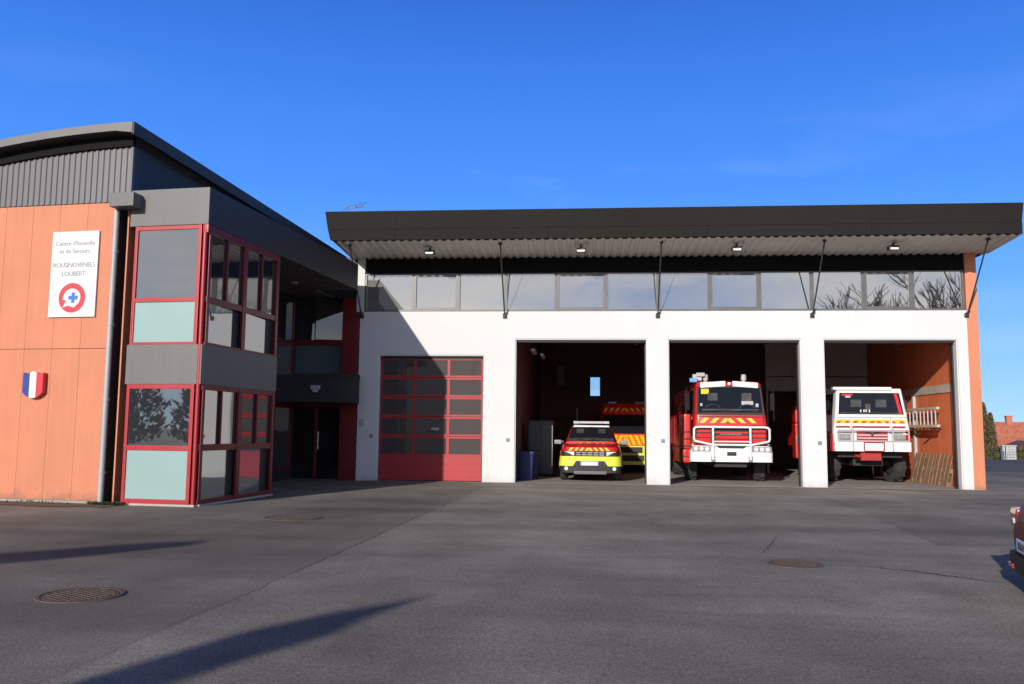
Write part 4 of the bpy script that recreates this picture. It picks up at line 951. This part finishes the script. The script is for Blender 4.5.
# --- parked dark red hatchback, cut by the frame
hb = empty('hatchback', (0, 0, 0), 0, 'dark red hatchback cut off by the right edge, parked on the forecourt', 'car')
q = MB()
def hs_(y, hb_, hm, ht, zb, zm, zt): return sec(y, hb_, hm, ht, zb, zm, zt, .01)
q.rings([hs_(0, .55, .65, .5, .35, .55, .72), hs_(.12, .72, .80, .66, .26, .55, .80), hs_(.6, .80, .86, .74, .22, .58, .90), hs_(1.2, .82, .87, .78, .22, .6, .98), hs_(2.4, .82, .87, .80, .22, .6, 1.0), hs_(3.3, .82, .87, .80, .20, .5, .96), hs_(3.7, .79, .86, .76, .20, .48, .90), hs_(3.92, .74, .82, .70, .22, .46, .78), hs_(3.98, .62, .72, .58, .26, .44, .66)])
q.build('body', DKRED, hb, subsurf=2, smooth=True)
q = MB(); q.rings([gsec(1.05, .74, .70, .92, .99), gsec(1.8, .77, .60, .95, 1.38), gsec(2.3, .77, .58, .95, 1.45), gsec(2.9, .76, .56, .95, 1.42), gsec(3.2, .74, .58, .92, 1.30), gsec(3.68, .70, .64, .85, .95)])
q.build('cabin', DKRED, hb, subsurf=1, smooth=True)
q = MB(); q.face([(-.58, 3.62, .97), (.58, 3.62, .97), (.48, 3.24, 1.28), (-.48, 3.24, 1.28)])
for v in q.bm.verts: v.co.y += .06; v.co.z += .02
q.build('rear_window', WSG, hb)
for sg_ in (-1, 1):
    q = MB(); q.face([(sg_ * .785, 1.4, 1.02), (sg_ * .785, 3.4, 1.02), (sg_ * .62, 3.2, 1.36), (sg_ * .64, 1.9, 1.36)]); q.build('side_window', WSG, hb)
    q = MB(); q.rbox(sg_ * .64 - .16, sg_ * .64 + .16, 3.70, 3.965, .55, .74, .05); tl = q.build('tail_lamp', TAIL, hb)
    q = MB(); q.rbox(sg_ * .62 - .05, sg_ * .62 + .05, 3.85, 3.975, .60, .65, .02); q.build('reverse_lamp', LAMPW, tl)
q = MB(); q.rrloft([(.15, .78, 3.3, 3.97, .2), (.24, .83, 3.3, 4.01, .22), (.34, .83, 3.3, 4.01, .22)]); q.build('rear_bumper', BLACK, hb, autos=50)
q = MB(); q.rbox(.45, .65, 3.99, 4.02, .20, .24, .008); q.rbox(-.65, -.45, 3.99, 4.02, .20, .24, .008); q.build('reflector', TAIL, hb)
hp_ = plate(hb, .0, 4.005, .44, rz=math.pi)
q = MB()
for x in (-.17, -.13, -.08, -.02, .03, .10, .14): q.box(x, x + .018, -.0155, -.0135, -.032, .032)
for x, z in ((-.17, .02), (-.08, -.028), (.03, .0), (.10, .022)): q.box(x, x + .04, -.0155, -.0135, z, z + .012)
q.build('plate_strokes', BLACK, hp_)
for x, y in ((-.74, .75), (.74, .75), (-.74, 3.2), (.74, 3.2)): wheel(hb, x, y, .30, .19)
th = R(104.5); dirh = Vector((math.sin(th), math.cos(th), 0)); lat = Vector((-math.cos(th), math.sin(th), 0))
hb.rotation_euler = (0, 0, math.atan2(math.sin(th), -math.cos(th)))
hb.location = Vector((6.06, -14.95, .006)) + dirh * 4.0 - lat * .80

# ------------------------------------------------------------------ things in the hall
pn = empty('wall_cabinet', (.78, 13.98, 3.45), 0, 'pale grey cabinet high on the back wall, left of the small window', 'cabinet')
q = MB(); q.rbox(-.16, .16, -.2, 0, 0, .85, .01); q.build('case', GREYW, pn)
q = MB(); q.rbox(-.14, .14, -.215, -.2, .03, .82, .005); q.build('door', GREYW, pn)
rk = empty('shelf_rack', (8.05, 9.6, .008), 0, 'grey shelf rack with crates in the gap between the two large trucks', 'rack')
q = MB()
for x in (-.55, .52):
    for y in (0, .5): q.box(x, x + .04, y, y + .04, 0, 3.1)
q.build('uprights', MGREY, rk)
q = MB()
for z in (.2, .95, 1.7, 2.45): q.box(-.55, .56, 0, .54, z, z + .03)
q.build('shelves', MGREY, rk)
for i, (x, z, wd_, h_, m_, l_) in enumerate(((-.27, 2.485, .4, .42, LGREY, 'pale crate on the top shelf of the rack'), (.25, 2.485, .38, .30, REDD, 'red crate on the top shelf of the rack'), (-.2, 1.735, .5, .35, REDD, 'red crate on the third shelf of the rack'), (.3, 1.735, .3, .45, BLUE, 'blue crate on the third shelf of the rack'))):
    cr_ = empty('crate', (8.05 + x, 9.85, z + .008), 0, l_, 'crate', 'crates on the shelf rack')
    q = MB(); q.rrloft([(0, wd_ * .45, -.2, .2, .02), (h_, wd_ * .5, -.23, .23, .02)]); q.build('tub', m_, cr_)
    q = MB(); q.rbox(-wd_ * .52, wd_ * .52, -.24, .24, h_, h_ + .03, .008); q.build('lid', m_, cr_)
ld_ = empty('ladder', (12.0, 1.35, 1.64), 0, 'pale ladder hung sideways on the orange wall above the pallets', 'ladder')
q = MB()
for z in (0, .50): q.rbox(-.26, -.20, 0, 3.2, z, z + .075, .008); q.rbox(-.14, -.09, .2, 3.2, z + .02, z + .08, .008)
q.build('rails', mat('ladder_wood', (.55, .43, .30), .6, var=.12), ld_)
q = MB()
for i in range(11): q.tube((-.23, .15 + i * .28, .04), (-.23, .15 + i * .28, .54), .02, 8)
q.build('rungs', LGREY, ld_)
q = MB(); q.rbox(-.40, .05, 2.4, 2.46, -.05, -.01, .005); q.rbox(-.40, .05, .5, .56, -.05, -.01, .005); q.build('wall_bracket', DARK, ld_)
def pallet(loc, rz, tilt, label):
    p = empty('pallet', loc, rz, label, 'pallet', 'pallets leaning on the orange wall')
    p.rotation_euler = (0, tilt, rz)
    q = MB()
    for i in range(5): q.box(.09, .112, -.6 + i * .26, -.6 + i * .26 + .19, 0, .9)
    for i in range(5): q.box(-.012, .010, -.6 + i * .275, -.6 + i * .275 + .12 + .05 * (i % 2), 0, .9)
    q.build('boards', WOOD, p)
    q = MB()
    for z in (.0, .38, .76):
        for y in (-.6, -.07, .46): q.box(.012, .088, y, y + .14, z, z + .13)
    q.build('blocks', WOOD, p)
    return p
pallet((11.84, 1.72, .012), 0, R(13), 'front wooden pallet leaning on the orange wall below the ladder')
pallet((11.80, 3.0, .012), R(3), R(14), 'rear wooden pallet leaning on the orange wall, nearer the truck wheel')
def bin_(loc, label, m):
    p = empty('storage_bin', loc, 0, label, 'bin', 'bins along the dark bay wall')
    q = MB(); q.rrloft([(0, .20, -.2, .2, .04), (.72, .25, -.25, .25, .05), (.74, .27, -.27, .27, .05), (.78, .27, -.27, .27, .05)]); q.build('tub', m, p, autos=40)
    q = MB(); q.rrloft([(.785, .275, -.275, .275, .05), (.82, .27, -.27, .27, .06), (.84, .2, -.2, .2, .06)]); q.build('lid', m, p, autos=40)
bin_((.20, 1.3, .008), 'blue plastic bin just inside the bay, nearest the doorway', BLUE)
bin_((.30, 2.1, .008), 'blue plastic bin behind another one, beside the dark lockers', BLUE)
lk = empty('locker', (.45, 3.6, .008), 0, 'dark grey metal locker beside the bins in the small car bay', 'locker')
q = MB(); q.rbox(-.35, .45, 0, .7, .05, 1.75, .015); q.build('carcass', mat('locker_grey', (.05, .05, .052), .5), lk)
q = MB()
for x in (-.335, .06): q.rbox(x, x + .38, -.018, -.001, .1, 1.7, .008)
dd = q.build('door', mat('locker_door_grey', (.05, .05, .053), .4), lk)
q = MB(); q.rbox(.40, .435, -.05, -.019, .3, 1.6, .01); q.build('handle', CHROME, dd)
tool = empty('hand_truck', (11.2, 4.6, .008), 0, 'small trolley with pale uprights beside the rear pallet', 'trolley')
q = MB(); q.tube((-.2, 0, .1), (-.2, .15, .95), .02); q.tube((.2, 0, .1), (.2, .15, .95), .02); q.tube((-.2, .15, .95), (.2, .15, .95), .02); q.tube((-.2, .07, .5), (.2, .07, .5), .015); q.box(-.22, .22, -.25, 0, .06, .075); q.build('frame', WPAINT, tool)
for sx_ in (-.25, .25):
    q = MB(); q.disc((sx_, .05, .10), (1, 0, 0), .10, .05, 16); q.build('wheel', TYRE, tool)
# ------------------------------------------------------------------ forecourt details
def manhole(loc, r, label, rim=.03):
    p = empty('manhole_cover', loc, random.random(), label, 'manhole cover')
    q = MB(); q.rings([[((r + dr) * math.cos(6.28318 * i / 40), (r + dr) * math.sin(6.28318 * i / 40), z) for i in range(40)] for dr, z in ((.05, -.002), (.045, .006), (.012, .006), (.008, .001))], cap=False); q.build('frame', RUST, p)
    q = MB(); q.disc((0, 0, -.01), (0, 0, 1), r, .014, 40)
    for i in range(-8, 9):
        for j in range(-8, 9):
            x, y = i * r / 9, j * r / 9
            if x * x + y * y < (r * .9) ** 2 and (i + j) % 2 == 0: q.box(x - r * .042, x + r * .042, y - r * .042, y + r * .042, .003, .009)
    q.build('lid', RUST, p)
manhole((-2.24, -16.68, .004), .30, 'rusty round manhole cover in the left foreground asphalt')
manhole((-2.68, -10.15, .004), .42, 'rusty round manhole cover near the foot of the glass corner bay')
manhole((4.30, -13.95, .006), .25, 'rusty manhole cover in the pale asphalt in front of the open bays')
def crack(pts, wd, name='asphalt_crack'):
    b = MB(); fine = []
    for (x0, y0), (x1, y1) in zip(pts[:-1], pts[1:]):
        n = 14
        for i in range(n):
            t = i / n; fine.append((x0 + (x1 - x0) * t + random.uniform(-.03, .03), y0 + (y1 - y0) * t + random.uniform(-.03, .03)))
    fine.append(pts[-1])
    L_, R_ = [], []
    for i, (x, y) in enumerate(fine):
        a = fine[max(0, i - 1)]; c = fine[min(len(fine) - 1, i + 1)]
        d = Vector((c[0] - a[0], c[1] - a[1])); d.normalize(); nrm = Vector((-d.y, d.x)); ww = wd * random.uniform(.3, 1.2) * math.sin(math.pi * (i + .3) / (len(fine) + .3))
        L_.append((x + nrm.x * ww, y + nrm.y * ww, .0075)); R_.append((x - nrm.x * ww, y - nrm.y * ww, .0075))
    for i in range(len(fine) - 1): b.face([L_[i], L_[i + 1], R_[i + 1], R_[i]])
    o = b.build(name, mat('crack_tar', (.03, .028, .026), .9, var=.2), None); tag(o, kind='structure'); return o
crack([(4.55, -13.95), (5.1, -14.05), (5.45, -14.3), (5.62, -14.45), (5.95, -14.8), (6.5, -15.0)], .02)
crack([(4.02, -13.4), (4.35, -12.4), (4.7, -11.2)], .008)
crack([(-.58, -3.0), (-.71, -8), (-.83, -14), (-.97, -19)], .007, 'asphalt_seam')
# weeds at the pipe foot
def weeds(s, t, n, sp, name, label):
    b = MB()
    for i in range(n):
        a = random.random() * 6.283; rr_ = random.random() ** .7 * sp
        x, y = s + rr_ * math.cos(a) * 1.6, t + rr_ * math.sin(a) * .5
        for k in range(5):
            aa = random.random() * 6.283; h = random.uniform(.02, .07); l = random.uniform(.03, .08)
            p = Mw @ Vector((x, y, .008)); tip = Mw @ Vector((x + l * math.cos(aa), y + l * math.sin(aa), h)); mid = (p + tip) / 2 + Vector((0, 0, .02)); nn = Vector((-math.sin(aa), math.cos(aa), 0)) * .009
            b.face([p, mid - nn, tip, mid + nn])
    return tag(b.build(name, LEAFW), label, 'weeds', kind='stuff')
weeds(-1.70, -.14, 110, .26, 'weeds', 'low green weeds at the foot of the drainpipe')
weeds(-2.9, -.10, 16, .6, 'wall_weeds', 'sparse weeds along the foot of the orange wall')

# ------------------------------------------------------------------ trees
def conifer(name, loc, h, r, m, label, n=2600, seed=1, group=None, low=.06, cat='tree', leaf=.13):
    random.seed(seed); p = empty(name, loc, 0, label, cat, group)
    q = MB(); q.tube((0, 0, 0), (0, 0, h * .9), .05 * h / 3 + .05, 8, .02)
    for i in range(18):
        z = h * random.uniform(.1, .85); a = random.random() * 6.283; l = r * .8 * (1 - z / h) ** .7
        q.tube((0, 0, z), (l * math.cos(a), l * math.sin(a), z + l * .5), .03, 5, .01)
    q.build('trunk', BARK, p)
    q = MB()
    for i in range(n):
        t = random.random() ** .9; z = h * (low + (1 - low) * t); a = random.random() * 6.283
        env = r * (min(1, t / .15) ** .5) * (1 - t) ** .55 * (1 + .28 * mnoise.noise((a * 1.1, z * 1.2, seed)) + .15 * mnoise.noise((math.cos(a) * 3, math.sin(a) * 3, z * 2.6)))
        rr_ = env * random.uniform(.55, 1.03)
        c = Vector((rr_ * math.cos(a), rr_ * math.sin(a), z)); s = leaf * random.uniform(.6, 1.4) * (h / 6) ** .5
        d = Vector((math.cos(a) * .5 + random.uniform(-.5, .5), math.sin(a) * .5 + random.uniform(-.5, .5), random.uniform(.3, 1.0))).normalized(); e = d.orthogonal().normalized(); e.rotate(Matrix.Rotation(random.random() * 6.28, 3, d))
        q.face([c - e * s * .35, c + d * s - e * s * .1, c + d * s * 1.3, c + e * s * .4])
    q.build('crown', m, p)
    return p
def bare_tree(name, loc, h, label, seed, group=None):
    random.seed(seed); p = empty(name, loc, 0, label, 'tree', group); q = MB(); q2 = MB()
    def grow(base, d, l, r, dep):
        tip = base + d * l
        (q if dep > 3 else q2).tube(base, tip, r, 6 if dep > 2 else 4, r * .7)
        if dep == 0: return
        for k in range(3 if dep > 1 else 4):
            nd = (d + Vector((random.uniform(-.75, .75), random.uniform(-.75, .75), random.uniform(-.1, .45)))).normalized()
            grow(base + d * l * random.uniform(.6, 1.0), nd, l * random.uniform(.58, .85), max(r * .6, .012), dep - 1)
    grow(Vector((0, 0, 0)), Vector((0, 0, 1)), h * .27, h * .016, 5)
    q.build('trunk', BARK, p); q2.build('branches', BARK, p)
    return p
conifer('conifer', (41.1, 66, -3.4), 8.0, 1.0, LEAFC, 'taller brown green conifer at the corner of the orange wall', 3200, 11, 'conifers beyond the road')
conifer('conifer', (42.0, 66.5, -3.4), 7.0, .85, LEAFC, 'shorter green conifer left of the red roofed house', 3000, 12, 'conifers beyond the road')
# houses beyond the road
def house(name, loc, rz, wx, wy, hw, hr, label, chim=True, over=.45, hip=0):
    p = empty(name, loc, rz, label, 'house')
    q = MB(); q.box(-wx / 2, wx / 2, -wy / 2, wy / 2, 0, hw)
    q.prism([(-wx / 2, -wy / 2, hw), (-wx / 2, wy / 2, hw), (-wx / 2, 0, hw + hr)], (.2, 0, 0)); q.prism([(wx / 2 - .2, -wy / 2, hw), (wx / 2 - .2, wy / 2, hw), (wx / 2 - .2, 0, hw + hr)], (.2, 0, 0))
    q.build('wall', HWALL, p)
    q = MB(); k = hr / (wy / 2)
    for sg_ in (-1, 1):
        q.prism([(-wx / 2 - over, sg_ * (wy / 2 + over), hw - over * k + .02), (wx / 2 + over, sg_ * (wy / 2 + over), hw - over * k + .02), (wx / 2 + over - hip, 0, hw + hr + .06), (-wx / 2 - over + hip, 0, hw + hr + .06)], (0, 0, .14))
    rf = q.build('roof', TILE, p)
    if chim:
        q = MB(); q.box(-wx * .22, -wx * .22 + .6, -.3, .3, hw + hr * .6, hw + hr + .8); q.box(-wx * .22 - .06, -wx * .22 + .66, -.36, .36, hw + hr + .8, hw + hr + .9); q.build('chimney', TILE, rf)
    for x in (-wx * .3, wx * .05, wx * .32):
        q = MB(); q.box(x - .6, x + .6, -wy / 2 - .03, -wy / 2 - .001, 1.0, 2.3); f_ = q.build('window', WPAINT, p)
        q = MB(); q.box(x - .52, x - .03, -wy / 2 - .045, -wy / 2 - .031, 1.06, 2.24); q.box(x + .03, x + .52, -wy / 2 - .045, -wy / 2 - .031, 1.06, 2.24); q.build('pane', WSG, f_)
    return p
house('house', (51.3, 77, -4), R(-8), 13, 9, 3.0, 3.75, 'red tiled house beyond the road, its white wall showing behind the fence')
sh_ = empty('shed', (35.7, 46, -1.1), R(82), 'low dark gabled shed in front of the red tiled house', 'shed')
q = MB(); q.box(-2.5, 2.5, -2.2, 2.2, 0, 1.15); q.prism([(-2.5, -2.2, 1.15), (-2.5, 2.2, 1.15), (-2.5, 0, 2.0)], (5, 0, 0)); q.build('wall', mat('shed_boards', (.10, .055, .035), .8, var=.2), sh_)
q = MB()
for sg_ in (-1, 1): q.prism([(-2.8, sg_ * 2.6, 1.02), (2.8, sg_ * 2.6, 1.02), (2.8, 0, 2.06), (-2.8, 0, 2.06)], (0, 0, .1))
q.build('roof', mat('shed_roof', (.16, .06, .04), .8, var=.2), sh_)
bx = empty('utility_box', (27.9, 32.4, -.12), R(-10), 'small white utility box behind the green fence', 'utility box')
q = MB(); q.rbox(-.38, .38, -.25, .25, 0, .9, .02); q.build('cabinet', LGREY, bx)
q = MB(); q.rbox(-.42, .42, -.29, .29, .9, .96, .01); q.build('lid', LGREY, bx)
q = MB(); q.rbox(-.33, -.01, -.265, -.251, .08, .84, .005); q.rbox(.01, .33, -.265, -.251, .08, .84, .005); q.build('door', LGREY, bx)
fn = empty('wire_fence', (24.0, 31.4, -.15), R(-3), 'green wire fence along the far side of the road', 'fence')
q = MB()
for i in range(18): q.tube((i * 1.6, 0, 0), (i * 1.6, 0, .95), .03, 6)
q.build('posts', FENCEG, fn)
q = MB()
for z in [.1 + .16 * i for i in range(6)]: q.tube((0, 0, z), (27.2, 0, z), .008, 4)
for i in range(136): q.tube((i * .2, 0, .05), (i * .2, 0, .92), .006, 4)
q.build('wire_mesh', FENCEG, fn)
def hedge(name, loc, rz, ln, h, d, n, m, label, seed):
    random.seed(seed); q = MB()
    for i in range(n):
        x = random.uniform(-ln / 2, ln / 2); t = random.random(); hh = h * (1 + .12 * mnoise.noise((x * .7, seed, 0)))
        z = hh * t; y = random.choice((-1, 1)) * d / 2 * (1 - t ** 4 * .5) * random.uniform(.6, 1.05) if random.random() < .75 else random.uniform(-d / 2, d / 2)
        if random.random() < .3: z = hh * random.uniform(.93, 1.05)
        c = Vector((x, y, z)); s = .2 * random.uniform(.6, 1.5)
        dd = Vector((random.uniform(-1, 1), random.uniform(-1, 1), random.uniform(0, 1))).normalized(); e = dd.orthogonal().normalized() * s * .5
        q.face([c - e, c + dd * s * .5, c + e, c - dd * s * .5])
    o = q.build(name, m); o.location = loc; o.rotation_euler = (0, 0, rz); return tag(o, label, 'hedge')
hedge('hedge', (30.5, 33.6, -.4), R(-3), 9, 1.0, .9, 9000, LEAFC, 'rough green hedge behind the wire fence', 4)

# ------------------------------------------------------------------ what stands behind the photographer (seen as shadows and in the glazing; flagpoles assumed)
def flagpole(tip, hp, label, poly, fdir, m, pole_at_tip=True):  # unseen pole and cloth, added and shaped to cast a forecourt shadow
    """poly: outline of the cloth as its shadow falls on the ground; fdir: horizontal direction of the cloth plane"""
    k = 1 / math.tan(SUN_EL); sh2 = Vector((math.sin(SUN_AZ), math.cos(SUN_AZ))) * k
    f2 = Vector(fdir).normalized()
    A = Vector(tip) - sh2 * hp
    verts = []
    for g in poly:
        dx = Vector(g) - A; det = f2.x * sh2.y - f2.y * sh2.x
        a = (dx.x * sh2.y - dx.y * sh2.x) / det; z = (f2.x * dx.y - f2.y * dx.x) / det
        verts.append((a, z))
    a0 = 0 if pole_at_tip else max(v[0] for v in verts)
    if not pole_at_tip: hp = max(v[1] for v in verts if v[0] > a0 - .3) + .02
    base = A + f2 * a0
    p = empty('flagpole', (base.x, base.y, 0), 0, label, 'flagpole', 'assumed flagpoles behind the photographer')
    q = MB(); q.tube((0, 0, 0), (0, 0, hp), .05, 10, .03); q.ball((0, 0, hp), .05); q.build('pole', ALU, p)
    pts = [((a - a0) * f2.x, (a - a0) * f2.y, z) for a, z in verts]
    nrm = Vector((-f2.y, f2.x, 0)) * .01
    q = MB(); q.prism(pts, nrm); q.build('flag', m, p)
CLOTH = mat('flag_cloth', (.25, .05, .06), .9, var=.2)
lat1 = (-.946, .324)
out1 = [(.595, -16.403), (.321, -16.758), (.098, -16.985), (-.379, -17.794), (-.613, -18.47), (-.823, -19.074), (-1.1, -20.2), (-1.5, -21.8), (-1.35, -22.6), (-.75, -20.6), (-.332, -19.012), (-.22, -18.757), (.107, -18.15), (.309, -17.702), (.37, -17.342), (.395, -17.019), (.617, -16.508)]
flagpole((.60, -16.45), 6.5, 'assumed flagpole with limp cloth, added to cast the shadow nearer the middle of the forecourt', out1, lat1, CLOTH)
out2 = [(-2.80, -13.10), (-3.286, -13.302), (-3.808, -13.749), (-4.161, -14.177), (-4.55, -14.488), (-5.1, -15.0), (-6.2, -15.9), (-6.6, -17.4), (-4.9, -16.4), (-4.125, -15.314), (-3.65, -14.80), (-3.36, -14.40), (-2.98, -13.83), (-2.72, -13.52)]
flagpole((-3.0, -13.0), 6.0, 'assumed flagpole with blowing pennant, added to cast the shadow nearer the office wing', out2, (-.64, -.77), CLOTH, pole_at_tip=False)
for i, (x, y, h, lab) in enumerate(((23, -42, 18, 'tallest bare tree across the street'), (28, -40, 20, 'bare tree with a wide crown across the street'), (33.5, -43, 19, 'bare tree furthest along the street'), (39, -41, 20, 'bare tree behind the street houses'))):
    bare_tree('bare_tree', (x, y, 0), h, lab, 20 + i, 'bare trees across the street')
for i, (x, y, h, r) in enumerate(((-19, -36, 5.4, 2.2), (-23, -37, 6.2, 2.5), (-28, -40, 5.6, 2.4), (-33, -39, 6.5, 2.6), (-38, -43, 6, 2.6))):
    conifer('evergreen_tree', (x, y, 0), h, r, LEAFD, ['first', 'second', 'third', 'fourth', 'fifth'][i] + ' dark evergreen tree along the left boundary', 1500, 40 + i, 'evergreens along the left boundary', leaf=.3)
house('house', (50, -66, 0), R(170), 12, 9, 3.2, 3.6, 'orange tiled house across the street', hip=0)
